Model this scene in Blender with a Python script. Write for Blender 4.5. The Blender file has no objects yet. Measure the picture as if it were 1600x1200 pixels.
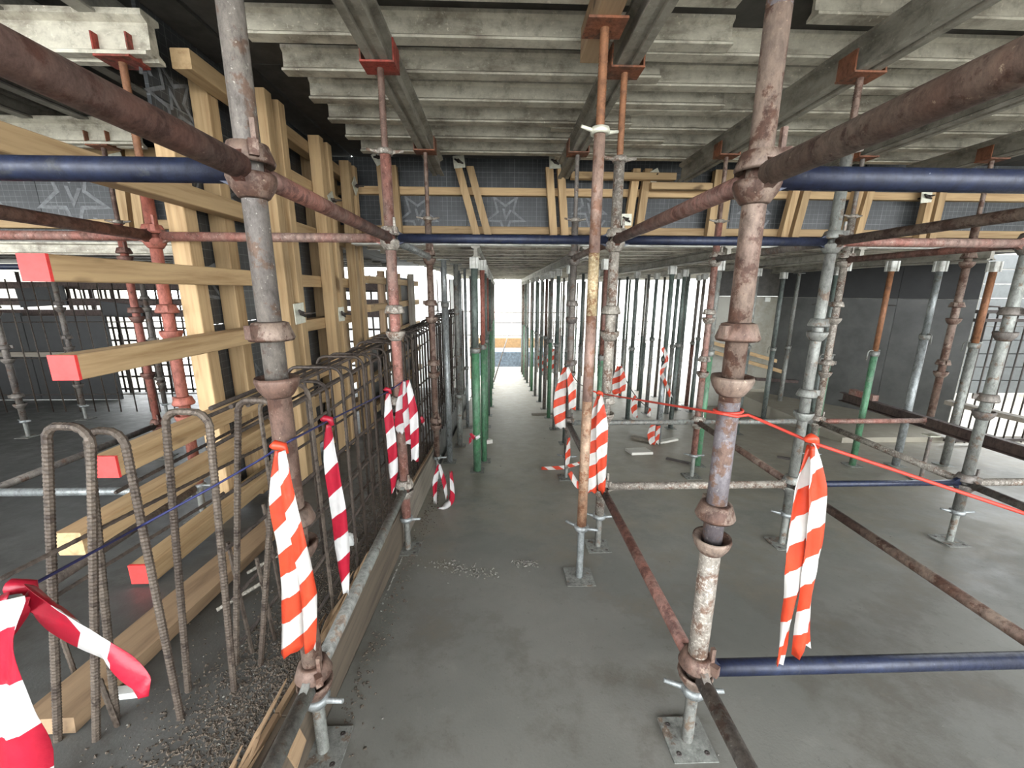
import bpy, math, random
from mathutils import Vector, Matrix, noise
random.seed(7)
C = bpy.context.scene.collection
SC = bpy.context.scene
# ------------------------------------------------------------ camera, sky, exposure
EYE = 1.42                       # camera height above the slab datum
PITCH, YAW, ROLL, FPX = 12.8, 1.8, 0.25, 640.0
cam_data = bpy.data.cameras.new('camera'); cam = bpy.data.objects.new('camera', cam_data); C.objects.link(cam)
cam_data.sensor_width = 36.0; cam_data.lens = FPX/1600*36.0; cam_data.clip_start = 0.03; cam_data.clip_end = 300
CAM_R = (Matrix.Rotation(math.radians(-YAW), 3, 'Z') @ Matrix.Rotation(math.radians(90-PITCH), 3, 'X')
         @ Matrix.Rotation(math.radians(ROLL), 3, 'Z'))
cam.matrix_world = Matrix.Translation((0, 0, EYE)) @ CAM_R.to_4x4()
SC.camera = cam
world = bpy.data.worlds.new('overcast_sky'); SC.world = world; world.use_nodes = True
bg = world.node_tree.nodes['Background']; bg.inputs[0].default_value = (0.93, 0.97, 1.0, 1); bg.inputs[1].default_value = 12.0
SC.view_settings.view_transform = 'Standard'; SC.view_settings.look = 'None'
SC.view_settings.exposure = 0.0; SC.view_settings.gamma = 1.0; SC.view_settings.use_curve_mapping = False

def ray(px, py):
    return CAM_R @ Vector(((px-800)/FPX, -(py-600)/FPX, -1.0))
def pt(px, py, X=None, Y=None, Z=None, floor=None):
    """3D point seen at a photo position on a world plane; floor='walk' or 'left' meets the slabs"""
    d = ray(px, py)
    if X is not None: t = X/d.x
    elif Y is not None: t = Y/d.y
    elif Z is not None: t = (Z-EYE)/d.z
    else:
        off = 0.25 if floor == 'left' else 0.0   # z = off - 0.1 y
        t = (off-EYE)/(d.z+0.1*d.y)
    return Vector((0, 0, EYE)) + d*t
def FZ(y): return -0.1*y                         # walkway slab height
def LZ(y): return 0.25-0.1*y                     # raised left slab height

# ------------------------------------------------------------ mesh building
class MB:
    def __init__(s): s.v = []; s.f = []; s.uv = None; s.sm = []
    def add(s, vs, fs, smooth=False):
        b = len(s.v); s.v += [Vector(p) for p in vs]
        for f in fs: s.f.append(tuple(i+b for i in f)); s.sm.append(smooth)
        return s
    def box(s, c, sz, R=None):
        hx, hy, hz = sz[0]/2, sz[1]/2, sz[2]/2
        vs = [Vector((x, y, z)) for x in (-hx, hx) for y in (-hy, hy) for z in (-hz, hz)]
        if R: vs = [R @ p for p in vs]
        return s.add([p+Vector(c) for p in vs], [(0,1,3,2),(4,6,7,5),(0,4,5,1),(2,3,7,6),(0,2,6,4),(1,5,7,3)])
    def bb(s, x0, x1, y0, y1, z0, z1): return s.box(((x0+x1)/2, (y0+y1)/2, (z0+z1)/2), (abs(x1-x0), abs(y1-y0), abs(z1-z0)))
    def path(s, pts, r, n=10, caps=True, smooth=True, up=None):
        pts = [Vector(p) for p in pts]; rs = r if isinstance(r, (list, tuple)) else [r]*len(pts)
        t0 = (pts[1]-pts[0]).normalized(); a = up or (Vector((0,0,1)) if abs(t0.z) < .9 else Vector((1,0,0)))
        vs = []; prev = None
        for i, p in enumerate(pts):
            t = (pts[min(i+1, len(pts)-1)]-pts[max(i-1, 0)]).normalized()
            if prev is None: u = (a - t*a.dot(t)).normalized()
            else: u = (prev - t*prev.dot(t)).normalized()
            prev = u; w = t.cross(u)
            for k in range(n):
                an = 2*math.pi*k/n; vs.append(p + (u*math.cos(an)+w*math.sin(an))*rs[i])
        fs = [(i*n+k, i*n+(k+1) % n, (i+1)*n+(k+1) % n, (i+1)*n+k) for i in range(len(pts)-1) for k in range(n)]
        s.add(vs, fs, smooth)
        if caps:
            b = len(s.v)-len(vs)
            s.f.append(tuple(b+k for k in range(n))[::-1]); s.f.append(tuple(b+(len(pts)-1)*n+k for k in range(n))); s.sm += [False, False]
        return s
    def tube(s, a, b, r, n=14, **k): return s.path([a, b], r, n, **k)
    def lathe(s, c, prof, n=16, smooth=True):
        c = Vector(c); vs = []
        for r, z in prof:
            for k in range(n):
                an = 2*math.pi*k/n; vs.append(c+Vector((r*math.cos(an), r*math.sin(an), z)))
        m = len(prof)
        return s.add(vs, [(i*n+k, i*n+(k+1) % n, ((i+1) % m)*n+(k+1) % n, ((i+1) % m)*n+k) for i in range(m) for k in range(n)], smooth)
    def extrude(s, prof, a, b, flip=False):
        """2D profile (u,w): w is up, u is sideways of the level axis a->b"""
        a = Vector(a); b = Vector(b); t = (b-a).normalized(); side = t.cross(Vector((0,0,1))).normalized(); up = side.cross(t)
        n = len(prof); vs = [a+side*u+up*w for u, w in prof]+[b+side*u+up*w for u, w in prof]
        fs = [(k, (k+1) % n, n+(k+1) % n, n+k) for k in range(n)]+[tuple(range(n))[::-1], tuple(range(n, 2*n))]
        return s.add(vs, fs)
def origin_of(p):
    while p.parent: p = p.parent
    return Vector(p.location)
def obj(name, mb, mat, parent=None, **tags):
    o0 = origin_of(parent) if parent else Vector((0,0,0))
    me = bpy.data.meshes.new(name); me.from_pydata([tuple(v-o0) for v in mb.v], [], mb.f)
    me.polygons.foreach_set('use_smooth', mb.sm)
    if mb.uv:
        l = me.uv_layers.new(name='UVMap')
        for poly in me.polygons:
            for li, vi in zip(poly.loop_indices, poly.vertices): l.data[li].uv = mb.uv[vi]
    me.materials.append(mat); me.update()
    o = bpy.data.objects.new(name, me); C.objects.link(o)
    if parent: o.parent = parent
    for k, v in tags.items(): o[k] = v
    return o
def thing(name, loc, label, cat, group=None):
    o = bpy.data.objects.new(name, None); o.empty_display_size = .05; C.objects.link(o); o.location = loc
    o['label'] = label; o['category'] = cat
    if group: o['group'] = group
    return o
def struct(name, mb, mat, parent=None):
    o = obj(name, mb, mat, parent)
    if not parent: o['kind'] = 'structure'
    return o

# ------------------------------------------------------------ materials
def new_mat(name):
    m = bpy.data.materials.new(name); m.use_nodes = True; nt = m.node_tree
    return m, nt, nt.nodes['Principled BSDF']
def coords(nt, scale=(1,1,1)):
    tc = nt.nodes.new('ShaderNodeTexCoord'); oi = nt.nodes.new('ShaderNodeObjectInfo')
    mul = nt.nodes.new('ShaderNodeMath'); mul.operation = 'MULTIPLY'; mul.inputs[1].default_value = 37.0
    nt.links.new(oi.outputs['Random'], mul.inputs[0])
    ad = nt.nodes.new('ShaderNodeVectorMath'); ad.operation = 'ADD'
    nt.links.new(tc.outputs['Object'], ad.inputs[0]); nt.links.new(mul.outputs[0], ad.inputs[1])
    mp = nt.nodes.new('ShaderNodeMapping'); mp.inputs['Scale'].default_value = scale
    nt.links.new(ad.outputs[0], mp.inputs[0]); return mp.outputs[0]
def noise_n(nt, vec, scale, detail=5, rough=.6):
    n = nt.nodes.new('ShaderNodeTexNoise'); n.inputs['Scale'].default_value = scale
    n.inputs['Detail'].default_value = detail; n.inputs['Roughness'].default_value = rough
    nt.links.new(vec, n.inputs['Vector']); return n.outputs['Fac']
def ramp(nt, fac, stops):
    r = nt.nodes.new('ShaderNodeValToRGB'); e = r.color_ramp.elements
    while len(e) < len(stops): e.new(.5)
    for el, (p, c) in zip(e, stops): el.position = p; el.color = (*c, 1) if len(c) == 3 else c
    nt.links.new(fac, r.inputs[0]); return r.outputs[0]
def mix(nt, fac, a, b):
    m = nt.nodes.new('ShaderNodeMix'); m.data_type = 'RGBA'
    nt.links.new(fac, m.inputs[0])
    for i, v in ((6, a), (7, b)):
        if isinstance(v, tuple): m.inputs[i].default_value = (*v, 1)
        else: nt.links.new(v, m.inputs[i])
    return m.outputs[2]
def bump(nt, bsdf, fac, strength=.3, dist=.002):
    b = nt.nodes.new('ShaderNodeBump'); b.inputs['Strength'].default_value = strength; b.inputs['Distance'].default_value = dist
    nt.links.new(fac, b.inputs['Height']); nt.links.new(b.outputs[0], bsdf.inputs['Normal'])
def worn(name, c1, c2, c3, scale=14, cut=.5, rough=.6, metal=.2, speck=.63, speck_c=(.45,.42,.36)):
    """tube surface: two-tone coat c1/c2 in broad patches, c3 rust spots, pale cement specks"""
    m, nt, b = new_mat(name); v = coords(nt); vs = coords(nt, (1,1,.35))
    big = noise_n(nt, vs, 5, 3); mid = noise_n(nt, v, scale, 6, .7); fine = noise_n(nt, v, scale*6, 4, .7)
    base = ramp(nt, big, [(.40, c1), (.60, c2)])
    f1 = ramp(nt, mid, [(cut, (0,0,0)), (cut+.05, (1,1,1))]); c = mix(nt, f1, base, c3)
    grit = noise_n(nt, coords(nt, (1,1,.5)), scale*2.6, 8, .78)
    f2 = ramp(nt, fine, [(speck, (0,0,0)), (speck+.08, (.8,.8,.8))]); c = mix(nt, f2, c, speck_c)
    mm = nt.nodes.new('ShaderNodeMix'); mm.data_type = 'RGBA'; mm.blend_type = 'MULTIPLY'; mm.inputs[0].default_value = 1.0
    nt.links.new(c, mm.inputs[6]); nt.links.new(ramp(nt, grit, [(.30, (.38,.36,.35)), (.5, (.92,.91,.90)), (.70, (1.35,1.33,1.3))]), mm.inputs[7]); c = mm.outputs[2]
    nt.links.new(c, b.inputs['Base Color']); b.inputs['Metallic'].default_value = metal
    nt.links.new(ramp(nt, grit, [(.3, (min(1, rough+.2),)*3), (.7, (rough-.12,)*3)]), b.inputs['Roughness'])
    bump(nt, b, grit, .45, .003); return m
M = {}
M['rust'] = worn('rusty_brown_tube', (.12,.07,.052), (.19,.14,.11), (.08,.04,.027), cut=.51, speck=.64, speck_c=(.42,.33,.24))
M['redbrown'] = worn('red_brown_tube', (.175,.075,.055), (.13,.075,.06), (.085,.035,.025), cut=.52, speck=.68, speck_c=(.38,.3,.25))
M['pink'] = worn('faded_red_tube', (.27,.115,.09), (.22,.145,.12), (.15,.065,.045), cut=.54, speck=.60, speck_c=(.45,.38,.33))
M['coral'] = worn('coral_red_tube', (.33,.105,.075), (.27,.10,.075), (.20,.085,.06), cut=.6, speck=.70)
M['orange'] = worn('orange_rust_rod', (.23,.10,.045), (.19,.085,.04), (.17,.075,.04), cut=.58, speck=.72, speck_c=(.4,.25,.15))
M['orangetube'] = worn('rust_orange_tube', (.27,.15,.09), (.32,.22,.15), (.20,.09,.045), cut=.52, speck=.58, speck_c=(.45,.36,.25))
M['rustpink'] = worn('pink_brown_tube', (.23,.145,.12), (.27,.18,.14), (.18,.09,.055), cut=.54, speck=.66, speck_c=(.4,.33,.27))
M['yellowrust'] = worn('yellow_flecked_tube', (.36,.27,.15), (.42,.33,.20), (.22,.12,.06), cut=.50, speck=.52, speck_c=(.55,.46,.30))
M['steel'] = worn('weathered_steel_tube', (.17,.15,.13), (.115,.10,.09), (.11,.07,.05), cut=.55, speck=.62, speck_c=(.42,.40,.35))
M['galv'] = worn('galvanised_tube', (.33,.35,.35), (.25,.27,.27), (.20,.20,.18), cut=.58, rough=.45, metal=.55, speck=.68, speck_c=(.5,.5,.48))
M['galvdull'] = worn('dull_galvanised_tube', (.24,.25,.23), (.18,.18,.165), (.16,.12,.09), cut=.56, rough=.55, metal=.35, speck=.63, speck_c=(.42,.40,.36))
M['cement'] = worn('cement_splashed_tube', (.26,.235,.20), (.18,.155,.13), (.13,.08,.055), cut=.53, speck=.52, speck_c=(.42,.39,.34))
M['blue'] = worn('dark_blue_painted_tube', (.009,.013,.034), (.016,.022,.048), (.03,.033,.045), cut=.60, rough=.4, metal=.1, speck=.70, speck_c=(.3,.32,.36))
M['violet'] = worn('violet_worn_tube', (.21,.195,.21), (.095,.08,.085), (.12,.07,.05), cut=.50, speck=.62, speck_c=(.38,.35,.31))
M['green'] = worn('green_painted_tube', (.07,.20,.10), (.085,.165,.105), (.12,.18,.125), cut=.56, rough=.5, metal=.05, speck=.72, speck_c=(.25,.32,.24))
M['greengrey'] = worn('grey_green_tube', (.10,.135,.115), (.13,.145,.135), (.085,.10,.09), cut=.58, rough=.5, metal=.2, speck=.68)
M['redfork'] = worn('red_painted_plate', (.30,.045,.03), (.20,.05,.035), (.13,.05,.03), cut=.55, speck=.75)
M['orangefork'] = worn('rusty_orange_plate', (.24,.085,.04), (.17,.07,.04), (.11,.05,.03), cut=.55, speck=.75)
M['rebar'] = worn('rusty_rebar', (.062,.045,.033), (.095,.074,.056), (.035,.023,.016), scale=30, cut=.55, speck=.64, speck_c=(.33,.28,.22))
M['rebardark'] = worn('dark_rebar', (.036,.026,.02), (.055,.04,.03), (.022,.015,.011), scale=30, cut=.55, speck=.72, speck_c=(.2,.17,.13))
M['rebarpale'] = worn('cement_coated_rebar', (.25,.23,.19), (.30,.28,.24), (.14,.11,.08), scale=30, cut=.6, speck=.6)
M['darkjoist'] = worn('dark_primer_beam', (.055,.035,.03), (.075,.05,.04), (.04,.03,.025), cut=.6, speck=.7, speck_c=(.16,.13,.1))
def wood(name, axis, a=(.44,.30,.155), b_=(.30,.185,.085)):
    m, nt, b = new_mat(name); s = [16, 16, 16]; s[axis] = .9
    v = coords(nt, tuple(s)); g = noise_n(nt, v, 1.6, 6, .65); v2 = coords(nt, tuple(4.5 if i != axis else 2.2 for i in range(3)))
    kn = noise_n(nt, v2, 1.5, 2, .5)
    c = ramp(nt, g, [(.32, b_), (.52, a), (.72, tuple(x*1.18 for x in a))])
    k = ramp(nt, kn, [(.68, (0,0,0)), (.76, (1,1,1))]); c = mix(nt, k, c, tuple(x*.5 for x in b_))
    oi = nt.nodes.new('ShaderNodeObjectInfo'); hv = nt.nodes.new('ShaderNodeHueSaturation'); nt.links.new(c, hv.inputs['Color'])
    mr = nt.nodes.new('ShaderNodeMapRange'); mr.inputs[3].default_value = .8; mr.inputs[4].default_value = 1.12
    nt.links.new(oi.outputs['Random'], mr.inputs[0]); nt.links.new(mr.outputs[0], hv.inputs['Value'])
    nt.links.new(hv.outputs[0], b.inputs['Base Color']); b.inputs['Roughness'].default_value = .75
    bump(nt, b, g, .3, .001); return m
for i, ax in enumerate('xyz'):
    M['wood'+ax] = wood('sawn_pine_'+ax, i); M['oldwood'+ax] = wood('weathered_pine_'+ax, i, (.30,.20,.115), (.20,.125,.07))
    M['greywood'+ax] = wood('grey_weathered_timber_'+ax, i, (.19,.165,.13), (.12,.10,.08))
M['kerbwood'] = wood('dirty_kerb_timber', 1, (.11,.085,.06), (.055,.042,.03))
def alu(name, c1, c2, dark):
    m, nt, b = new_mat(name); v = coords(nt, (.7,.7,2)); v2 = coords(nt)
    a = noise_n(nt, v, 4, 6, .65); f = noise_n(nt, v2, 45, 4, .6)
    c = ramp(nt, a, [(.34, dark), (.48, c1), (.66, c2)]); k = ramp(nt, f, [(.62, (0,0,0)), (.7, (1,1,1))])
    g = noise_n(nt, v2, 9, 8, .75); mm = nt.nodes.new('ShaderNodeMix'); mm.data_type = 'RGBA'; mm.blend_type = 'MULTIPLY'; mm.inputs[0].default_value = 1.0
    nt.links.new(mix(nt, k, c, tuple(min(1, x*1.12) for x in c2)), mm.inputs[6]); nt.links.new(ramp(nt, g, [(.32, (.5,.48,.45)), (.5, (.98,.97,.95)), (.72, (1.2,1.2,1.18))]), mm.inputs[7])
    nt.links.new(mm.outputs[2], b.inputs['Base Color'])
    b.inputs['Roughness'].default_value = .55; b.inputs['Metallic'].default_value = .1; bump(nt, b, f, .2, .001); return m
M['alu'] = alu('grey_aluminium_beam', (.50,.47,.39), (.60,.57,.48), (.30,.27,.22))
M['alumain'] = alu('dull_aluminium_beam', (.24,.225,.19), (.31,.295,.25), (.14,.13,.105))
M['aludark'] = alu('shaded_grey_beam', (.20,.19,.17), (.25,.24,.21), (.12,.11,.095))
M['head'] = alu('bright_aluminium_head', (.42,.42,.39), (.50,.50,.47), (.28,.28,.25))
def plain(name, c, rough=.7, metal=0, var=.25, scale=9, trans=0):
    m, nt, b = new_mat(name); v = coords(nt); n = noise_n(nt, v, scale, 6, .65)
    nt.links.new(ramp(nt, n, [(.3, tuple(x*(1-var) for x in c)), (.7, tuple(min(1, x*(1+var)) for x in c))]), b.inputs['Base Color'])
    b.inputs['Roughness'].default_value = rough; b.inputs['Metallic'].default_value = metal; bump(nt, b, n, .15, .002); return m
def ply(name, ua):
    """black film-faced plywood with a fine printed white grid; ua = horizontal axis"""
    m, nt, b = new_mat(name); tc = nt.nodes.new('ShaderNodeTexCoord'); sp = nt.nodes.new('ShaderNodeSeparateXYZ')
    nt.links.new(tc.outputs['Object'], sp.inputs[0])
    outs = []
    for ax, pitch, wd in ((ua, .05, .05), ('Z', .05, .05), (ua, .25, .022), ('Z', .25, .022)):
        d = nt.nodes.new('ShaderNodeMath'); d.operation = 'DIVIDE'; d.inputs[1].default_value = pitch; nt.links.new(sp.outputs[ax], d.inputs[0])
        f = nt.nodes.new('ShaderNodeMath'); f.operation = 'FRACT'; nt.links.new(d.outputs[0], f.inputs[0])
        l = nt.nodes.new('ShaderNodeMath'); l.operation = 'LESS_THAN'; l.inputs[1].default_value = wd; nt.links.new(f.outputs[0], l.inputs[0]); outs.append(l.outputs[0])
    acc = outs[0]
    for o_ in outs[1:]:
        mx = nt.nodes.new('ShaderNodeMath'); mx.operation = 'MAXIMUM'; nt.links.new(acc, mx.inputs[0]); nt.links.new(o_, mx.inputs[1]); acc = mx.outputs[0]
    n = noise_n(nt, coords(nt), 5, 6, .6)
    wear = nt.nodes.new('ShaderNodeMath'); wear.operation = 'MULTIPLY'; nt.links.new(acc, wear.inputs[0])
    nt.links.new(ramp(nt, n, [(.35, (.15,)*3), (.65, (.75,)*3)]), wear.inputs[1])
    base = ramp(nt, n, [(.3, (.018,.02,.022)), (.7, (.045,.048,.05))])
    nt.links.new(mix(nt, wear.outputs[0], base, (.20,.21,.21)), b.inputs['Base Color']); b.inputs['Roughness'].default_value = .38; return m
M['plyx'] = ply('black_gridded_plywood_x', 'X'); M['plyy'] = ply('black_gridded_plywood_y', 'Y')
M['plyroof'] = plain('dark_deck_plywood', (.05,.046,.04), .7, var=.4)
M['print'] = plain('worn_grey_print', (.13,.135,.14), .5, var=.5, scale=25)
M['zinc'] = plain('zinc_plate', (.58,.57,.47), .45, .3, var=.2, scale=30)
M['nut'] = plain('dark_cast_nut', (.06,.05,.045), .6, .4)
M['redend'] = plain('fluorescent_red_paint', (.70,.045,.04), .6, var=.18, scale=30)
M['black'] = plain('black_sheet', (.018,.018,.018), .5)
M['white'] = plain('white_board', (.7,.71,.68), .6, var=.12)
M['hoard'] = plain('pale_hoarding', (.62,.62,.58), .7, var=.15)
M['paper'] = plain('pale_pad', (.55,.53,.47), .8, var=.1)
M['bluecord'] = plain('blue_cord', (.012,.016,.08), .6, var=.2)
M['redcord'] = plain('red_cord', (.42,.035,.02), .6, var=.2)
M['yellowpaint'] = plain('yellow_paint', (.35,.27,.05), .6)
M['wire'] = plain('dark_wire', (.05,.04,.035), .6, .3)
M['greysheet'] = plain('grey_ribbed_sheet', (.09,.095,.095), .6, var=.15)
M['barrier'] = plain('orange_barrier', (.22,.13,.055), .6)
M['bluebox'] = plain('blue_grey_sheet', (.075,.095,.115), .6, var=.5)
M['debris'] = plain('brown_wood_crumbs', (.075,.058,.042), .9, var=.7, scale=60)
M['pebble'] = plain('grey_mortar_crumbs', (.15,.142,.122), .9, var=.5, scale=60)
def concrete(name, a, b_, stain, rough=.62, drag=None):
    m, nt, b = new_mat(name); tc = nt.nodes.new('ShaderNodeTexCoord'); v = tc.outputs['Object']
    n1 = noise_n(nt, v, .9, 5, .6); n2 = noise_n(nt, v, 7, 7, .7); n3 = noise_n(nt, v, 110, 3, .6); n4 = noise_n(nt, v, 2.3, 8, .72)
    c = ramp(nt, n1, [(.38, a), (.62, b_)]); c = mix(nt, ramp(nt, n4, [(.50, (0,0,0)), (.66, (.8,)*3)]), c, stain)
    n5 = noise_n(nt, v, 24, 6, .75); c = mix(nt, ramp(nt, n5, [(.60, (0,0,0)), (.74, (.55,)*3)]), c, tuple(x*.7 for x in stain))
    c = mix(nt, ramp(nt, n2, [(.58, (0,0,0)), (.8, (.5,)*3)]), c, tuple(x*1.35 for x in b_))
    c = mix(nt, ramp(nt, n3, [(.66, (0,0,0)), (.75, (.5,)*3)]), c, tuple(x*.5 for x in a))
    if drag:                                      # paler, warmer tone toward the rear of the slab, ragged edge
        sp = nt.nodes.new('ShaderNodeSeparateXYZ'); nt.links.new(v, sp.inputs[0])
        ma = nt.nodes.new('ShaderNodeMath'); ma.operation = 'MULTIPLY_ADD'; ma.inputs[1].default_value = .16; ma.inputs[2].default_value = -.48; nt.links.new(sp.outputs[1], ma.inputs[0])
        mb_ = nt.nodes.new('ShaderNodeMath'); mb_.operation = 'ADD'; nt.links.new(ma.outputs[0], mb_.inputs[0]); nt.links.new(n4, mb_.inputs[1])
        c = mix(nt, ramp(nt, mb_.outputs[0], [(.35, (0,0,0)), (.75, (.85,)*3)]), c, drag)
    nt.links.new(c, b.inputs['Base Color']); nt.links.new(ramp(nt, n2, [(.3, (rough-.1,)*3), (.7, (rough+.15,)*3)]), b.inputs['Roughness'])
    ad = nt.nodes.new('ShaderNodeMath'); ad.operation = 'ADD'; nt.links.new(n2, ad.inputs[0]); nt.links.new(n3, ad.inputs[1])
    bump(nt, b, ad.outputs[0], .25, .003); return m
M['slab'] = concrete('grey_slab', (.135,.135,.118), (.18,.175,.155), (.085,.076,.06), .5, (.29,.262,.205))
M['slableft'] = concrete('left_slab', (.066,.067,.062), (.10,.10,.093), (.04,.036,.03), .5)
M['wall'] = concrete('old_concrete', (.30,.29,.25), (.38,.37,.32), (.20,.18,.14), .75)
M['ground'] = concrete('pale_ground', (.42,.41,.38), (.5,.49,.46), (.35,.33,.3), .8)
def tape_mat(name, red, white, period=.15):
    m, nt, b = new_mat(name); tc = nt.nodes.new('ShaderNodeTexCoord'); sp = nt.nodes.new('ShaderNodeSeparateXYZ'); nt.links.new(tc.outputs['UV'], sp.inputs[0])
    a = nt.nodes.new('ShaderNodeMath'); a.operation = 'MULTIPLY_ADD'; a.inputs[1].default_value = .05; nt.links.new(sp.outputs[0], a.inputs[0]); nt.links.new(sp.outputs[1], a.inputs[2])
    d = nt.nodes.new('ShaderNodeMath'); d.operation = 'DIVIDE'; d.inputs[1].default_value = period; nt.links.new(a.outputs[0], d.inputs[0])
    f = nt.nodes.new('ShaderNodeMath'); f.operation = 'FRACT'; nt.links.new(d.outputs[0], f.inputs[0])
    l = nt.nodes.new('ShaderNodeMath'); l.operation = 'LESS_THAN'; l.inputs[1].default_value = .5; nt.links.new(f.outputs[0], l.inputs[0])
    n = noise_n(nt, coords(nt), 22, 4, .6); w = ramp(nt, n, [(.3, tuple(x*.85 for x in white)), (.7, white)])
    r = ramp(nt, n, [(.3, tuple(x*.8 for x in red)), (.7, red)])
    nt.links.new(mix(nt, l.outputs[0], w, r), b.inputs['Base Color']); b.inputs['Roughness'].default_value = .35
    b.inputs['Transmission Weight'].default_value = 0.0
    tr = nt.nodes.new('ShaderNodeBsdfTranslucent'); nt.links.new(mix(nt, l.outputs[0], w, r), tr.inputs[0])
    ms = nt.nodes.new('ShaderNodeMixShader'); ms.inputs[0].default_value = .3
    nt.links.new(b.outputs[0], ms.inputs[1]); nt.links.new(tr.outputs[0], ms.inputs[2]); nt.links.new(ms.outputs[0], nt.nodes['Material Output'].inputs[0])
    bump(nt, b, n, .5, .006); return m
M['tapeO'] = tape_mat('orange_red_white_tape', (.66,.07,.028), (.66,.63,.59)); M['tapeR'] = tape_mat('crimson_white_tape', (.46,.015,.038), (.68,.66,.64), .19)

# ------------------------------------------------------------ setting: slabs, decks, walls
def slab(x0, x1, y0, y1, off, mat, deep=.5):
    vs = [(x, y, off-.1*y-d) for d in (0, deep) for x, y in ((x0,y0),(x1,y0),(x1,y1),(x0,y1))]
    return struct('floor', MB().add(vs, [(0,1,2,3),(4,7,6,5),(0,4,5,1),(1,5,6,2),(2,6,7,3),(3,7,4,0)]), M[mat])
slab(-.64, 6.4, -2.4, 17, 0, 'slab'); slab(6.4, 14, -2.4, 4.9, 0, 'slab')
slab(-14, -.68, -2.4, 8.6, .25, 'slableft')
m = MB(); m.bb(-80, 80, -60, 130, -3.3, -3.0); g_ = struct('floor', m, M['ground'])

m = MB(); m.bb(14.0, 14.2, -2.4, 17, -2.5, 3.0); struct('wall_east_blocker', m, M['wall'])  # unseen wall, added to cut daylight from the right side
m = MB(); m.bb(-14.2, -14.0, -2.4, 17, -2.5, 3.0); struct('wall_west_blocker', m, M['wall'])  # unseen too, added to keep side daylight off the left slab
MAINZ, JOISTZ, PLYZ = 2.53, 2.70, 2.84          # upper deck levels
LOWM, LOWJ, LOWP = 1.72, 1.828, 1.90             # low deck levels beyond Y=4
def deck(x0, x1, y0, y1, z, sx=2.44, sy=1.22, mat='plyroof', th=.16):
    s = MB(); s.bb(x0, x1, y0, y1, z+.018, z+th); c = struct('ceiling', s, M['plyroof'])
    y = y0
    while y < y1-.05:
        x = x0
        while x < x1-.05:
            q = MB(); q.bb(x+.004, min(x+sx, x1)-.004, y+.004, min(y+sy, y1)-.004, z, z+.017); obj('plywood_sheet', q, M[mat], c); x += sx
        y += sy
deck(-1.6, 13.6, -1.8, 5.1, PLYZ); deck(-13.8, -1.62, -1.8, 5.0, PLYZ)  # upper decks widened out of view to hold back side light
deck(-1.45, 6.35, 4.06, 15.6, LOWP, th=.034)
deck(-14, -1.5, 4.2, 8.6, LOWP, th=.034)  # reaches past the view, widened to darken the left slab

# ------------------------------------------------------------ aluminium beams
JP = [(-.04,0),(.04,0),(.04,.012),(.012,.03),(.008,.105),(.032,.12),(.032,.138),(-.032,.138),(-.032,.12),(-.008,.105),(-.012,.03),(-.04,.012)]
MP = [(-.055,0),(-.018,0),(-.012,.014),(.012,.014),(.018,0),(.055,0),(.055,.014),(.024,.03),(.02,.13),(.05,.146),(.05,.168),(-.05,.168),(-.05,.146),(-.02,.13),(-.024,.03),(-.055,.014)]
def beam(name, prof, a, b, mat, label, cat='beam', group=None):
    o0 = (Vector(a)+Vector(b))/2; t = thing(name, o0, label, cat, group)
    e = (Vector(b)-Vector(a)).normalized()*.004
    obj('beam_body', MB().extrude(prof, Vector(a)+e, Vector(b)-e, mat), M[mat], t)
    w = max(p[0] for p in prof); h = max(p[1] for p in prof)
    return t
ORD = ['first','second','third','fourth','fifth','sixth','seventh','eighth','ninth','tenth','eleventh','twelfth','thirteenth','fourteenth','fifteenth','sixteenth','seventeenth','eighteenth','nineteenth','twentieth','twenty-first','twenty-second','twenty-third','twenty-fourth','twenty-fifth','twenty-sixth']
jy = [4.32-.36*i for i in range(14)]
for i, y in enumerate(jy):
    dx = random.uniform(-.02, .03)
    xe = [1.15,1.45,1.05,1.6,1.0,1.25,1.1,1.4,1.3,1.2,1.4,1.1,1.3,1.2][i]; xs = [.55,.8,.42,.7,.75,.5,1.5,1.35,.5,.7,.8,.6,.5,.7][i]
    z = JOISTZ+random.uniform(-.003, .002)
    beam('aluminium_joist', JP, (-1.3+dx, y, z), (xe, y, z), 'alu', f'grey joist under the high deck over the walkway, {ORD[i]} forward of the side form', 'beam', 'joists over the walkway')
    beam('aluminium_joist', JP, (xs, y+.1, z), (4.75, y+.1+random.uniform(-.03,.03), z), 'alu', f'grey joist under the high deck at right, {ORD[i]} forward of the side form', 'beam', 'joists over the right bays')
for k, (x, y1, w) in enumerate(((-.6, 4.45, 'left edge of the walkway'), (.65, 4.5, 'right edge of the walkway'), (1.9, 4.55, 'first bay right of the walkway'), (3.1, 4.5, 'second bay right of the walkway'), (4.25, 4.5, 'far right bay, outermost'))):
    beam('aluminium_primary_beam', MP, (x, .1, MAINZ), (x, y1, MAINZ), 'alumain', f'dull aluminium primary beam under the joists along the {w}', 'beam', 'primary beams in the fork heads')
def alu_h(y, x1, lab, y2=None):
    return beam('aluminium_primary_beam', [(u*1.1, w*1.15) for u, w in MP], (-5.6, y, MAINZ), (x1, y, MAINZ), 'alu', lab, 'beam')
alu_h(2.4, -1.70, 'pale aluminium beam at the upper left, its cut end above the orange fork plate')
alu_h(3.7, -2.85, 'pale aluminium beam at the left, farther back and lower in view behind the blue tube')
for i in range(9):                                # upper left deck joists run toward the camera
    x = -1.95-.42*i
    beam('aluminium_joist', JP, (x, .2, JOISTZ+.0), (x, 3.98, JOISTZ+.0), 'aludark', f'dark aluminium joist above the left bay, {ORD[i]} out from the timber wall form', 'beam', 'joists over the left bay')

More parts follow.
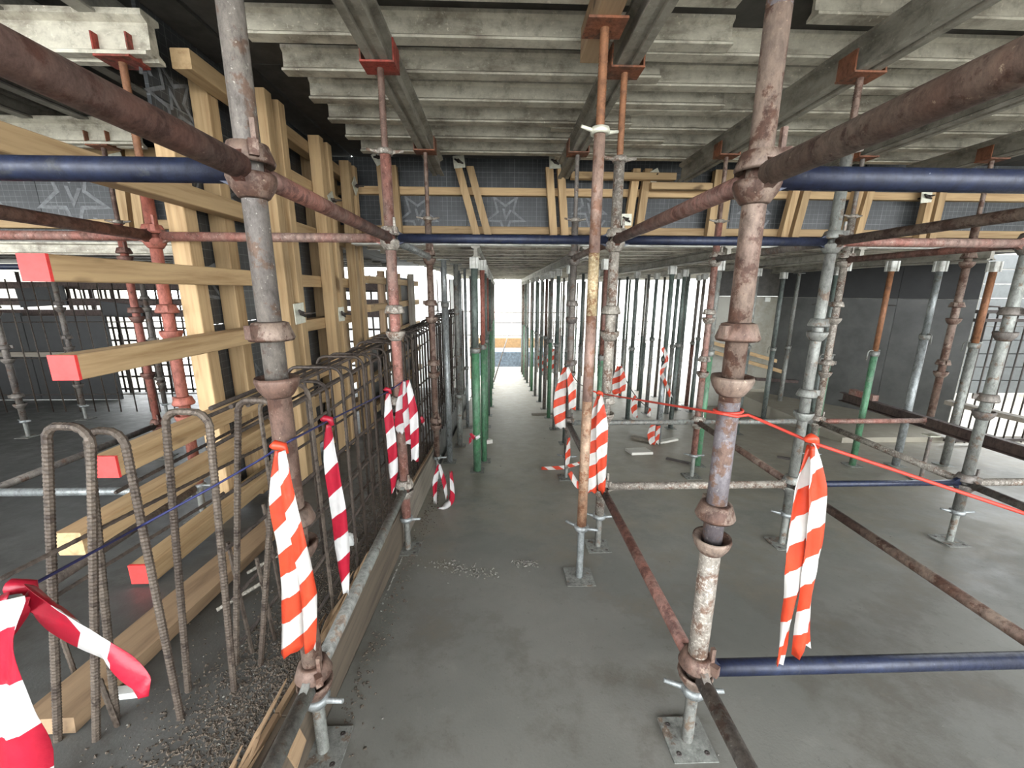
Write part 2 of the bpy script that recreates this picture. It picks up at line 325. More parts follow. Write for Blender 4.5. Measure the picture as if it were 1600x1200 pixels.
# low deck joists and primary beams
ly = [4.08]+[4.45+.46*i for i in range(24)]
for i, y in enumerate(ly):
    if y > 15.4: break
    beam('aluminium_joist', [(u, w*.5) for u, w in JP], (-1.35, y, LOWJ), (2.45, y, LOWJ), 'alu', f'aluminium joist of the low deck over the walkway, {ORD[i]} from the near edge', 'beam', 'low deck joists over the walkway')
    if y < 7.1 or True:
        beam('aluminium_joist', [(u, w*.5) for u, w in JP], (2.3, y+.09, LOWJ), (6.3 if y > 5 else 5.3, y+.09, LOWJ), 'alu', f'aluminium joist of the low deck on the right, {ORD[i]} from the near edge', 'beam', 'low deck joists over the right bays')
for x, y0, y1, w in ((-.22,4.0,15.5,'left of the walkway'),(.82,4.0,15.5,'right of the walkway'),(2.1,3.85,15.5,'over the second row of props on the right'),(3.35,3.85,15.3,'over the third row of props on the right'),(4.6,3.85,7.0,'near the far right wall')):
    beam('aluminium_primary_beam', [(u*.8, w_*.64) for u, w_ in MP], (x, y0, LOWM), (x, y1, LOWM), 'alumain', f'aluminium primary beam of the low deck {w}', 'beam', 'low deck primary beams')
beam('aluminium_edge_beam', [(u*.6, w_*.55) for u, w_ in MP], (-1.35, 4.0, 1.829), (6.2, 4.0, 1.829), 'head', 'bright aluminium edge beam of the low deck crossing behind the dark blue ledgers', 'beam')
beam('aluminium_primary_beam', [(u*.8, w_*.64) for u, w_ in MP], (-7.0, 3.98, LOWM), (-1.98, 3.98, LOWM), 'alu', 'pale aluminium edge beam of the low deck at far left above the rebar curtain', 'beam')
for i in range(8):
    y = 4.3+.5*i
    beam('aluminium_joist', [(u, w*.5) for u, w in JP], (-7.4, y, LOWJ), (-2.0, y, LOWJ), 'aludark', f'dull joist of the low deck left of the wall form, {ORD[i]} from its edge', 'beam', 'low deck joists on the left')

# ------------------------------------------------------------ cup-joint scaffold standards
LV = [.18, .68, 1.18, 1.68]
def thread(c, z0, z1, r, pitch=.012, n=12):
    prof = []; z = z0
    while z < z1: prof += [(r, z), (r*.86, z+pitch/2)]; z += pitch
    prof += [(r, z1), (.001, z1), (.001, z0)]
    return MB().lathe((c[0], c[1], 0), prof, n)
def nut(t, x, y, z, mat, wing=0.0, big=1):
    o = obj('jack_nut', MB().lathe((x, y, z), [(.02,-.012),(.038*big,-.014),(.042*big,0),(.038*big,.014),(.02,.014)], 12), M[mat], t)
    if wing is not None:
        d = Vector((math.cos(wing), math.sin(wing), 0)); p = Vector((x, y, z))
        obj('nut_wing', MB().path([p-d*.095+Vector((0,0,.01)), p-d*.04, p+d*.04, p+d*.095+Vector((0,0,.01))], [.007,.01,.01,.007], 8), M[mat], o)
def standard(x, y, label, tube='rust', cup=None, joints=(0,3), ztop=2.12, head='orangefork', rod='orange', base=True, foot=None, lean=(0,0), jl=.24, segs=None, free=.06, group='scaffold standards', lv=None, boxhead=False, rj='galvdull', levels=None):
    fz = FZ(y) if foot is None else foot
    cup = cup or tube; t = thing('scaffold_standard', (x, y, fz), label, 'scaffold pole', group)
    z0 = fz+(jl if base else .01)
    segs = segs or [(z0, ztop, tube)]
    for a, b, mm in segs: obj('tube', MB().tube((x, y, a), (x, y, b), .0285 if (a, b, mm) != segs[0] or len(segs) == 1 else .030, 20), M[mm], t)
    lvs = lv or LV
    for i, z in enumerate(lvs):
        if z < z0+.01 or z > ztop: continue
        obj('lower_cup', MB().lathe((x, y, z), [(.029,-.045),(.036,-.04),(.050,-.018),(.056,.002),(.054,.012),(.047,.008),(.030,-.005)], 20), M[cup], t)
        zt = z+.052 if i in joints else z+free+.035*((i*7+int(abs(x)*10)) % 3)
        a0 = random.uniform(0, 6.28) if i not in joints else -.9
        u = obj('upper_cup', MB().lathe((x, y, zt), [(.030,.03),(.044,.026),(.050,.008),(.057,-.012),(.053,-.02),(.046,-.006),(.030,.0)], 20), M[cup], t)
        d = Vector((math.cos(a0), math.sin(a0), 0))
        obj('lug', MB().box(Vector((x, y, zt+.006))+d*.058, (.024,.02,.034), Matrix.Rotation(a0, 3, 'Z')), M[cup], u)
        if i in joints:
            obj('locking_pin', MB().box(Vector((x+.034, y-.028, z+.10)), (.012,.012,.05)), M[cup], u)
    if base:
        obj('base_plate', MB().box((x, y, fz+.006), (.15,.15,.010), Matrix.Rotation(.0, 3, 'Z')), M['galvdull'], t)
        pl = t.children[-1]
        for sx in (-1, 1):
            for sy in (-1, 1): obj('bolt_hole', MB().lathe((x+sx*.048, y+sy*.048, fz+.012), [(.001,0),(.009,0),(.009,-.002),(.001,-.002)], 10), M['nut'], pl)
        obj('base_jack', thread((x, y), fz+.01, z0+.05, .020, .010), M[rj], t)
        nut(t, x, y, z0-.012, 'galv', 2.9)
    if head:
        nut(t, x, y, ztop+.012, 'cement', .15)
        obj('head_jack', thread((x, y), ztop+.02, MAINZ-.012, .0185, .012), M[rod], t)
        h = obj('fork_head', MB().box((x, y, MAINZ-.008), (.17,.13,.009)), M[head], t)
        for s in (-1, 1): obj('fork_cheek', MB().box((x+s*.081, y, MAINZ+.045), (.008,.12,.10)), M[head], h)
    return t
def ledger(a, b, mat, label, r=.0245, group='scaffold ledgers', cat='scaffold tube', name='ledger', gap=.036, blades=True):
    a = Vector(a); b = Vector(b); d = (b-a).normalized(); t = thing(name, (a+b)/2, label, cat, group)
    off = Vector((0,0,.02)); p, q = a+off+d*(gap+.012), b+off-d*(gap+.012)
    obj('tube', MB().tube(p, q, r, 20), M[mat], t)
    if blades:
        for e, s in ((a, 1), (b, -1)):
            c = e+off+d*s*(gap+.006)
            obj('end_blade', MB().add([c+Vector((0,0,z))+d*s*u+d.cross(Vector((0,0,1)))*w for u, z in ((0,-.038),(0,.038),(.04,.02),(.04,-.02)) for w in (-.012,.012)],
                [(0,2,4,6),(1,7,5,3),(0,1,3,2),(2,3,5,4),(4,5,7,6),(6,7,1,0)]), M[mat], t)
    return t
XL, X1, X2, X3, X4 = -.6, .65, 1.9, 3.07, 4.2
YA, YB, YC = 1.1, 2.4, 3.7; ZL, ZU = .18, 1.68
standard(XL, YA, 'rusty grey scaffold standard nearest the camera at left, behind an orange and white tape', 'steel', 'rust', ztop=2.3,
         segs=[(FZ(YA)+.24, 1.14, 'rust'), (1.14, 2.3, 'steel')])
standard(X1, YA, 'rusty violet-topped scaffold standard nearest the camera right of the walkway, the red cord round it', 'violet', 'rust', ztop=2.3,
         segs=[(FZ(YA)+.24, .66, 'cement'), (.66, 1.12, 'violet'), (1.12, 2.06, 'rust'), (2.06, 2.3, 'violet')])
standard(XL, YB, 'faded red scaffold standard left of the walkway, red fork plate on top, tapes tied', 'pink', 'cement', head='redfork', rod='rust')
standard(X1, YB, 'cement-splashed scaffold standard right of the walkway behind the rusty slim prop', 'cement', 'cement', rod='orange', ztop=2.10)
standard(X2, YB, 'galvanised scaffold standard behind the hanging tape on the red cord at right', 'galvdull', 'galvdull', ztop=2.16, joints=(0,3), rod='rust')
standard(X3, YB, 'galvanised scaffold standard at the right edge of the photo, in front of the mesh fence', 'galvdull', 'steel', ztop=2.16, rod='steel')
standard(XL, YC, 'brown scaffold standard beside the end of the timber kerb, left of the walkway', 'rust', 'rust', head='orangefork', rod='rust', ztop=2.0)
standard(X1, YC, 'grey scaffold standard right of the walkway with short striped tape at its foot', 'steel', 'steel', rod='steel', ztop=2.0)
standard(X2, YC, 'pink-grey scaffold standard just left of the green prop, second row on the right', 'pink', 'cement', rod='rust', ztop=2.0)
standard(X3, YC, 'mottled thin scaffold standard behind the hanging tape, beside a yellow-green prop', 'cement', 'cement', rod='steel', ztop=2.05)
standard(X4, YC, 'brown scaffold standard standing on the dark steel channel at far right', 'rust', 'rust', base=False, foot=.235, rod='rust', ztop=2.05, joints=())
standard(-1.87, YB, 'coral red scaffold standard left of the timber wall form', 'coral', 'coral', foot=LZ(YB), head='redfork', rod='orange', ztop=2.02)
standard(-3.15, YC, 'dark red scaffold standard beyond the coral one in the left bay', 'coral', 'redbrown', foot=LZ(YC), head='orangefork', rod='rust', ztop=1.95)
for (px, py, tx), lab in zip(((45, 683, 0), (135, 655, 0), (262, 652, 0)), ('grey scaffold standard at the far left edge before the rebar curtain', 'grey scaffold standard behind the upper red-ended timber at far left', 'grey scaffold standard before the rebar curtain nearest the coral standard')):
    p = pt(px, py, floor='left')
    t = standard(p.x, p.y, lab, 'steel', 'steel', foot=LZ(p.y), head=None, ztop=LOWM-.01, joints=(), jl=.2)

def L(x0, y0, x1, y1, z, mat, label, **k): return ledger((x0, y0, z), (x1, y1, z), mat, label, **k)
# toward-camera ledgers on the near standards
L(XL, YA, XL, -.2, ZU, 'redbrown', 'red-brown ledger coming overhead from the near left standard toward the upper left corner', r=.029)
L(XL, YA, XL, YB, ZU, 'redbrown', 'red-brown ledger high between the first and second standards left of the walkway', r=.026)
L(X1, YA, X1, -.2, ZU, 'rust', 'rusty ledger coming overhead from the near right standard toward the upper right corner', r=.029)
L(X1, YA, X1, YB, ZU, 'redbrown', 'red-brown ledger high between the first and second standards right of the walkway', r=.026)
L(XL, YA, XL, -.2, ZL, 'galvdull', 'grey ledger at the bottom edge, coming forward from the near left standard')
L(XL, YA, XL, YB, ZL, 'galvdull', 'grey ledger low along the timber kerb, left of the walkway')
L(X1, YA, X1, -.2, ZL, 'steel', 'dark grey ledger at the bottom edge, coming forward from the near right standard')
L(X1, YA, X1, YB, ZL, 'redbrown', 'maroon ledger low along the right of the walkway', r=.024)
L(X1, YB, X1, YC, ZL, 'steel', 'dark ledger low beyond the second right standard, behind the striped tape')
L(XL, YB, XL, YC, ZU, 'galv', 'short-looking galvanised ledger high beyond the second left standard')
L(X1, YB, X1, YC, ZU, 'rust', 'brown ledger high beyond the second right standard')
L(X2, YB, X2, YC, ZL, 'rust', 'rusty ledger low in the second bay right of the walkway, beyond the blue-jointed standard')
L(X2, YB, X2, YA-.6, ZL, 'rust', 'long rusty ledger low crossing the right floor toward the lower right corner')
L(X2, YB, X2, .2, ZU, 'rust', 'brown ledger high at right coming forward above the pink ledger', r=.024)
L(X2, YB, X2, YC, ZU, 'steel', 'grey ledger high in the second bay right of the walkway')
L(X3, YB, X3, YC, ZL, 'cement', 'cement-caked ledger low at right between the two thin standards')
L(X3, YB, X3, .6, ZL, 'steel', 'grey ledger low at the right edge running forward from the fence-side standard')
L(X3, YB, X3, YC, ZU, 'redbrown', 'dark red ledger high at right between the two thin standards')
# transverse ledgers
L(X1, YA, X2+.02, YA, ZU, 'blue', 'dark blue ledger high at right from the near right standard to the picture edge', r=.028)
L(X1, YA, X2+.02, YA, ZL, 'blue', 'dark blue ledger low at right from the near right standard to the picture edge', r=.026)
L(XL, YA, -1.87, YA, ZU, 'blue', 'dark blue ledger high at left from the near left standard to the picture edge', r=.028)
L(XL, YB, X1, YB, ZU, 'blue', 'dark blue ledger crossing high over the walkway')
L(X1, YB, X2, YB, ZU, 'blue', 'dark blue ledger high right of the walkway, level with the one crossing it')
L(X1, YB, X2, YB, ZL, 'cement', 'cement-white ledger low right of the walkway behind the near right standard')
L(X2, YB, X3, YB, ZL, 'blue', 'slim dark blue ledger low at right running to the fence-side standard', r=.02)
L(X3, YB, 4.3, YB, ZL, 'cement', 'whitish ledger low leaving the picture at the right edge')
L(X2, YB, X3, YB, ZU, 'pink', 'pink peeling ledger high at right under the brown one')
L(X3, YB, 4.3, YB, ZU, 'redbrown', 'dark red ledger high leaving the picture at the right edge')
L(X1, YC, X2, YC, ZL, 'galvdull', 'grey ledger low in the third row, right of the walkway')
L(X2, YC, X3, YC, ZL, 'galvdull', 'grey ledger low in the third row, behind the near right standard')
L(X3, YC, X4, YC, ZL, 'pink', 'pale pink ledger low in the third row before the green props')
L(XL, YB, -1.87, YB, ZU, 'pink', 'pink and white ledger high from the second left standard across the timber wall form')
L(-1.87, YB, -3.15, YB, ZU, 'pink', 'red and white patchy ledger high at the left edge beyond the coral standard')
L(-1.87, YB, -1.87, .2, ZU, 'redbrown', 'brown ledger high at the left edge coming forward from the coral standard', r=.028)
L(-1.87, YB, -3.15, YB, ZL, 'galv', 'galvanised ledger low on the left slab beyond the rebar hoops')
L(-3.15, YB, -3.15, YC, ZL, 'steel', 'dark ledger low in the left bay running back toward the rebar curtain')
L(-1.87, YB, -1.87, YA-.6, ZL+.03, 'steel', 'dark ledger low behind the near rebar hoops')
L(-3.15, YC, -5.0, YC, ZU-.1, 'blue', 'dark blue ledger high at the far left beneath the printed black panel')
# slim rusty prop in the walkway
def prop(x, y, label, lower='green', upper='galvdull', ztop=LOWM, head=True, foot=None, split=.52, r=.030, grp='adjustable steel props', headmat='head', rot=0, tall=None, tilt=(0,0), detail=True):
    fz = FZ(y) if foot is None else foot; t = thing('steel_prop', (x, y, fz), label, 'prop', grp)
    zs = fz+(ztop-fz)*split; zt = ztop-(.10 if head else .006)
    obj('outer_tube', MB().tube((x, y, fz+.008), (x, y, zs), r, 14), M[lower], t)
    obj('inner_tube', MB().tube((x, y, zs-.02), (x, y, zt), r*.80, 14), M[upper], t)
    obj('base_plate', MB().box((x, y, fz+.005), (.14,.14,.008)), M['galvdull'], t)
    if detail:
        col = obj('collar', MB().lathe((x, y, zs), [(r*.82,-.04),(r*1.12,-.04),(r*1.3,-.02),(r*1.3,.012),(r*.82,.012)], 14), M['galvdull'], t)
        a = random.uniform(2, 5); d = Vector((math.cos(a), math.sin(a), 0)); c = Vector((x, y, zs+.02))
        obj('handle_pin', MB().path([c-d*.05, c+d*.06, c+d*.075+Vector((0,0,-.02)), c+d*.078+Vector((0,0,-.10))], .006, 6), M['galvdull'], col)
    if head:
        prof = []
        for k in range(4):                       # fluted aluminium drop head
            a = math.pi/2*k; w = .035
            for u, q in ((-.035,.042),(-.018,.042),(-.014,.032),(.014,.032),(.018,.042),(.035,.042)):
                prof.append((u*math.cos(a)+q*math.sin(a), -u*math.sin(a)+q*math.cos(a)))
        n = len(prof); vs = [(x+u, y+w, z) for z in (zt, ztop-.004) for u, w in prof]
        obj('drop_head', MB().add(vs, [(k, (k+1) % n, n+(k+1) % n, n+k) for k in range(n)]+[tuple(range(n)), tuple(range(n, 2*n))[::-1]]), M[headmat], t)
    else: obj('head_plate', MB().box((x, y, ztop-.004), (.12,.12,.007)), M['galvdull'], t)
    return t
# the tall slim one that stands in front of the right standards
sx_, sy_ = .46, 2.06; fz = FZ(sy_); t = thing('steel_prop', (sx_, sy_, fz), 'tall slim rusty prop with yellow-brown middle, right edge of the walkway, closest of the props', 'prop', 'adjustable steel props')
obj('base_plate', MB().box((sx_, sy_, fz+.006), (.16,.16,.010)), M['galvdull'], t)
obj('base_jack', thread((sx_, sy_), fz+.01, fz+.36, .020, .010), M['galv'], t); nut(t, sx_, sy_, fz+.33, 'galv', 2.6)
for a, b, mm in ((fz+.34, .86, 'orangetube'), (.86, 1.30, 'rustpink'), (1.30, 1.60, 'yellowrust'), (1.60, 2.12, 'rustpink')): obj('tube', MB().tube((sx_, sy_, a), (sx_, sy_, b), .0265, 18), M[mm], t)
nut(t, sx_, sy_, 2.13, 'zinc', .3, 1.1)
obj('head_jack', thread((sx_, sy_), 2.14, JOISTZ-.17, .021, .014), M['orange'], t)
h = obj('head_plate', MB().box((sx_, sy_, JOISTZ-.165), (.17,.15,.010)), M['orangefork'], t)
obj('packing_block', MB().bb(sx_-.05, sx_+.05, sy_-.18, sy_+.30, JOISTZ-.158, JOISTZ-.006), M['oldwoody'], t)

# front row of low-deck props
def P(px, py, label, lower, upper, **k):
    p = pt(px, py, floor='walk'); return prop(p.x, p.y, label, lower, upper, **k)
prop(-.23, 3.93, 'green prop at the walkway mouth, left side, knot of tape round its shin', 'green', 'greengrey', split=.60, r=.040)
prop(-.17, 4.25, 'green prop with a red inner tube just behind the first green prop on the left', 'green', 'coral', split=.60)
prop(1.02, 4.02, 'bright green prop between the rusty slim prop and the cement-splashed standard', 'green', 'redbrown', split=.56)
prop(2.12, 4.04, 'green prop with grey upper tube just right of the pink-grey standard', 'green', 'galvdull', split=.58, r=.036)
prop(3.33, 4.0, 'yellow-green prop with orange-red top before the shiny dark board', 'green', 'orange', split=.56)
prop(3.80, 4.0, 'green prop with orange top and a hooked pin, before the shiny dark board', 'green', 'orange', split=.58)
prop(4.26, 3.98, 'pale galvanised prop behind the brown scaffold standard at right', 'galv', 'galv', split=.66, r=.034)
prop(4.80, 3.98, 'galvanised prop with an orange-red band near its top at the right edge', 'galvdull', 'orange', split=.62, r=.036)
P(703, 722, 'tall bright galvanised prop at the end of the timber kerb', 'galv', 'galv', head=False, split=.8, r=.032)
P(719, 697, 'second galvanised prop behind the bright one at the end of the kerb', 'galvdull', 'galvdull', head=False, split=.3, r=.034)
P(731, 668, 'thin galvanised prop with a wire hook, left of the green props', 'galv', 'galv', head=False, split=.4, r=.024)
# rows beside the walkway
for i in range(12):
    y = 5.05+.86*i
    prop(-.19+random.uniform(-.02,.02), y, f'green prop in the left row along the walkway, {ORD[i+2]} from its mouth', 'green' if i % 3 != 2 else 'greengrey', ['greengrey','galvdull','coral'][i % 3], split=.6, r=.032, grp='props left of the walkway', detail=i < 6)
for i in range(13):
    y = 4.95+.80*i
    prop(.81+random.uniform(-.03,.03), y, f'grey-green prop in the right row along the walkway, {ORD[i]} from its mouth', ['greengrey','galvdull','green','steel'][i % 4], ['galvdull','greengrey','galvdull','rust'][i % 4], split=.55, r=.032, grp='props right of the walkway', detail=i < 6)
bk = [(1027,692,'galv','greengrey','galvanised prop wound with red and white tape, loose boards round its foot'),
      (980,655,'greengrey','greengrey','thick grey-green prop beyond the cement-splashed standard'),
      (1041,646,'galvdull','greengrey','slim grey prop right of the tape-wound prop'),
      (1056,628,'galvdull','galvdull','dark slim prop on the bright background left of the concrete wall'),
      (1072,634,'redbrown','steel','reddish dark prop beside the corner of the concrete wall'),
      (1192,655,'greengrey','greengrey','dark green-grey prop leaning view across the concrete wall, behind the near right standard'),
      (1215,648,'galvdull','galvdull','square-looking galvanised prop before the concrete wall'),
      (1262,690,'greengrey','greengrey','pale green prop beside the hanging tape standards at right')]
for px, py, a, b, lab in bk: P(px, py, lab, a, b, split=.5, r=.036, head=(px != 1215), grp='props in the right bays')
for j, (x, y, a, b) in enumerate(((1.42,5.3,'galvdull','greengrey'),(1.5,6.5,'greengrey','galvdull'),(1.38,5.95,'green','steel'),(2.55,5.75,'greengrey','greengrey'),(2.6,6.9,'galvdull','greengrey'),(3.35,5.4,'greengrey','galvdull'),(3.3,6.3,'galvdull','galvdull'),(3.45,7.0,'greengrey','steel'))):
    prop(x, y, f'backlit prop in the middle ground right of the walkway row, {ORD[j]} counted outward then back', a, b, split=.55, r=.033, grp='middle ground props')
k = 0
for yy in (7.4, 8.6, 9.8, 11.0, 12.2, 13.4, 14.6):
    for xx in (1.45, 2.1, 2.75, 3.35):
        x = xx+random.uniform(-.12,.12); y = yy+random.uniform(-.2,.2); k += 1
        row = ORD[int(round((yy-7.4)/1.2))]; colw = {1.45:'closest to the walkway row', 2.1:'second out from the walkway row', 2.75:'third out from the walkway row', 3.35:'farthest out from the walkway row'}[xx]
        prop(x, y, f'slim backlit far prop, {row} line back, {colw}', ['greengrey','galvdull','steel'][k % 3], ['galvdull','greengrey','galvdull'][k % 3], split=.5, r=.032, head=False, grp='far backlit props', detail=False)
for i, (x, y) in enumerate(((-.75,5.6),(-.62,6.5),(-.7,7.6),(-.6,8.8),(-.7,10.2),(-.62,11.8))):
    prop(x, y, f'grey prop standing left behind the green row, {ORD[i]} back', 'galvdull', 'galv', split=.5, r=.026, head=False, foot=FZ(y) if x > -.64 or y > 8.6 else LZ(y), grp='props behind the green row', detail=False)

# ------------------------------------------------------------ timber formwork: long wall at left
def timber(name, x0, x1, y0, y1, z0, z1, mat, parent, **tags):
    c = ((x0+x1)/2, (y0+y1)/2, (z0+z1)/2); m = MB(); b = .004
    # chamfered long edges
    sz = [abs(x1-x0), abs(y1-y0), abs(z1-z0)]; ax = sz.index(max(sz)); o2 = [i for i in range(3) if i != ax]
    hu, hw, hl = sz[o2[0]]/2, sz[o2[1]]/2, sz[ax]/2
    prof = [(-hu+b,-hw),(hu-b,-hw),(hu,-hw+b),(hu,hw-b),(hu-b,hw),(-hu+b,hw),(-hu,hw-b),(-hu,-hw+b)]
    vs = []
    for l in (-hl, hl):
        for u, w in prof:
            p = [0,0,0]; p[o2[0]] = u; p[o2[1]] = w; p[ax] = l; vs.append((c[0]+p[0], c[1]+p[1], c[2]+p[2]))
    m.add(vs, [(k, (k+1) % 8, 8+(k+1) % 8, 8+k) for k in range(8)]+[tuple(range(8))[::-1], tuple(range(8, 16))])
    return obj(name, m, M[mat+'xyz'[ax]], parent, **tags)
def star(cx, cz, size, plane, parent, rot=0.0, off=0.0):
    """printed outline star with small angular glyph shapes, slightly proud of the sheet. plane: ('X', x, sign) or ('Y', y, sign)"""
    kind, val, sg = plane
    def P3(u, w, d):
        return (val+sg*d, u, w) if kind == 'X' else (u, val+sg*d, w)
    def ring(outer, inner, name):
        n = len(outer); vs = [P3(cx+u, cz+w, .0012) for u, w in outer]+[P3(cx+u, cz+w, .0012) for u, w in inner]
        vs += [P3(cx+u, cz+w, .0) for u, w in outer]+[P3(cx+u, cz+w, .0) for u, w in inner]
        fs = []
        for k in range(n):
            j = (k+1) % n; fs += [(k, j, n+j, n+k), (2*n+k, 2*n+j, j, k), (3*n+k, n+k, n+j, 3*n+j)]
        obj(name, MB().add(vs, fs), M['print'], parent)
    def rt(p): return (p[0]*math.cos(rot)-p[1]*math.sin(rot), p[0]*math.sin(rot)+p[1]*math.cos(rot))
    so = [rt((r*size*math.cos(a), r*size*math.sin(a))) for i in range(10) for r, a in [((.5 if i % 2 == 0 else .21), math.pi/2+.15+i*math.pi/5)]]
    si = [rt((r*size*math.cos(a), r*size*math.sin(a))) for i in range(10) for r, a in [((.38 if i % 2 == 0 else .15), math.pi/2+.15+i*math.pi/5)]]
    ring(so, si, 'printed_star')
    s = size*.11
    for gx, gz in ((-.36,.36),(-.02,.02)):       # letter-like marks: A and R
        A = [(-1,-1.2),(0,1.2),(1,-1.2),(.5,-1.2),(0,.1),(-.5,-1.2)]
        pts = [rt((gx*size+u*s, gz*size+w*s)) for u, w in A]
        vs = [P3(cx+u, cz+w, d) for d in (0, .0012) for u, w in pts]; n = 6
        obj('printed_letter', MB().add(vs, [(k, (k+1) % n, n+(k+1) % n, n+k) for k in range(n)]+[(6,7,10,11),(7,8,9,10)]), M['print'], parent)
def tie(p, axis, parent, rot=.4, size=.13):
    """square zinc tie plate with wing nut; axis = outward unit vector"""
    p = Vector(p); ax = Vector(axis)
    R = Matrix.Rotation(rot, 3, ax)
    sz = (.008, size, size) if abs(ax.x) > .5 else (size, .008, size)
    pl = obj('tie_plate', MB().box(p, sz, R), M['zinc'], parent)
    q = p+ax*.02; s = R @ (Vector((0,0,1)))*.5+R @ (ax.cross(Vector((0,0,1))))*.8; s.normalize()
    obj('wing_nut', MB().path([q-s*.05, q-s*.02, q, q+s*.02, q+s*.05], [.008,.012,.02,.012,.008], 8), M['nut'], pl)
    obj('tie_rod', MB().tube(p-ax*.12, p+ax*.09, .008, 8), M['rebardark'], pl)
XF = -1.6                                         # face of the horizontal walers toward the walkway
wf = thing('wall_formwork', (-1.75, 3.4, LZ(3.4)), 'tall pine-framed wall formwork with black printed plywood, left of the walkway behind the rebar cage', 'formwork')
for y0, y1 in ((2.475, 3.65), (3.66, 4.90)):
    for z0, z1 in ((LZ(y0)+.02, 1.20), (1.205, 2.42), (2.425, 2.835)):
        obj('plywood_sheet', MB().bb(-1.835, -1.815, y0, y1, z0, z1), M['plyy'], wf)
for y, s_ in ((2.48, .74), (2.82, .34), (3.5, .3), (4.2, .3), (4.7, .3)):
    timber('stud', -1.81, -1.71, y-.05, y+.05, LZ(y)+.012, 2.62 if y > 2.5 else 2.28, 'wood', wf)
red = []
for (px, py, end, y1) in ((75,418,1,4.75),(120,575,1,4.75),(183,730,1,4.75),(240,910,1,4.75),(130,850,0,4.75)):
    p = pt(px, py, X=XF); z = p.z; h = .048
    if end: 
        z = max(z, LZ(p.y)+.06)
        w = timber('waler', XF-.1, XF, p.y+.012, y1, z-h, z+h, 'wood', wf)
        obj('painted_end', MB().bb(XF-.1, XF, p.y, p.y+.0115, z-h, z+h), M['redend'], w, label='fluorescent red painted end')
    else: timber('waler', XF-.1, XF, p.y, y1, z-h, z+h, 'wood', wf)
for z, y0 in ((1.90, .9), (2.59, 2.50), (2.28, 2.9)):
    timber('waler', XF-.1, XF, y0, 4.78, z-.048, z+.048, 'wood', wf)
for y in (3.06, 3.88, 4.56):
    for dy in (0, .17):
        timber('soldier', -1.595, -1.50, y+dy-.045, y+dy+.045, LZ(y)+.015, 2.68, 'wood', wf)
    for z in (.85,):
        pass
p = pt(572, 303, X=-1.49); tie((-1.49, 4.645, p.z), (1,0,0), wf, .78)
tie((-1.49, 3.145, 1.25), (1,0,0), wf, .05, .15); tie((-1.49, 3.965, 1.2), (1,0,0), wf, .0, .13); tie((-1.49, 3.965, 2.2), (1,0,0), wf, .5, .12)
for yy, zz, s_ in ((2.64, 2.45, .42), (2.64, 1.45, .42), (2.66, 2.0, .3), (3.2, 2.05, .42), (3.25, .75, .4), (3.7, 1.6, .4)):
    star(yy, zz, s_, ('X', -1.8145, 1), wf, rot=.3)
# white plates seen through the wall frame, pale board and open bays beyond
wf2 = thing('wall_formwork', (-1.7, 6.6, LZ(6.6)), 'open pine wall frame with bare bays farther back left of the walkway', 'formwork')
for z in (1.55, 1.2, .78, .3, -.1): timber('waler', XF-.09, XF, 5.25, 8.4, z-.045, z+.045, 'wood', wf2)
for y in (5.3, 6.3, 7.3, 8.3): timber('stud', -1.79, -1.70, y-.045, y+.045, LZ(y)+.01, 1.70, 'oldwood', wf2)
timber('soldier', -1.595, -1.5, 6.0, 6.09, LZ(6)+.01, 1.7, 'greywood', wf2); timber('soldier', -1.595, -1.5, 7.4, 7.49, LZ(7.4)+.01, 1.7, 'greywood', wf2)
obj('plywood_sheet', MB().bb(-1.82, -1.80, 5.3, 6.5, LZ(6)-.05, .75), M['black'], wf2); obj('plywood_sheet', MB().bb(-1.82, -1.80, 7.35, 8.4, LZ(8), 1.65), M['greysheet'], wf2)

# ------------------------------------------------------------ side form at the step between high and low deck
def side_form(x0, x1, y, z0, z1, label, pairs, rails, stars, ties_, extra=()):
    t = thing('side_formwork', ((x0+x1)/2, y, z0), label, 'formwork')
    x = x0
    while x < x1-.02:
        xe = min(x+1.5, x1); obj('plywood_sheet', MB().bb(x+.003, xe-.003, y, y+.02, z0, z1), M['plyx'], t); x = xe
    for z in rails: timber('rail', x0, x1, y-.078, y-.004, z-.04, z+.04, 'wood', t)
    for (xa, xb) in pairs:                        # slanting pairs of uprights
        for dx in (0, .125):
            m = MB(); w = .04
            for_ = [(xa+dx-w, z1-.12), (xa+dx+w, z1-.12), (xb+dx+w, z0-.0), (xb+dx-w, z0-.0)]
            m.add([(u, yy, w_) for yy in (y-.16, y-.082) for u, w_ in for_], [(0,1,2,3),(7,6,5,4),(0,4,5,1),(1,5,6,2),(2,6,7,3),(3,7,4,0)])
            obj('upright', m, M['woodz'], t)
    for x, z, r in ties_: tie((x, y-.172, z), (0,-1,0), t, r, .12)
    for cx, cz, s_ in stars: star(cx, cz, s_, ('Y', y-.0005, -1), t, rot=math.pi-.15)
    return t
YS = 4.92; zb, zt_ = 1.94, 2.83
m = MB(); m.bb(-1.86, 6.2, 4.96, 5.06, 1.94, 2.83); struct('wall_step_backing', m, M['wall'])  # unseen backing, added to keep sky from shining through sheet gaps
def XS(px, py): return pt(px, py, Y=YS-.12).x
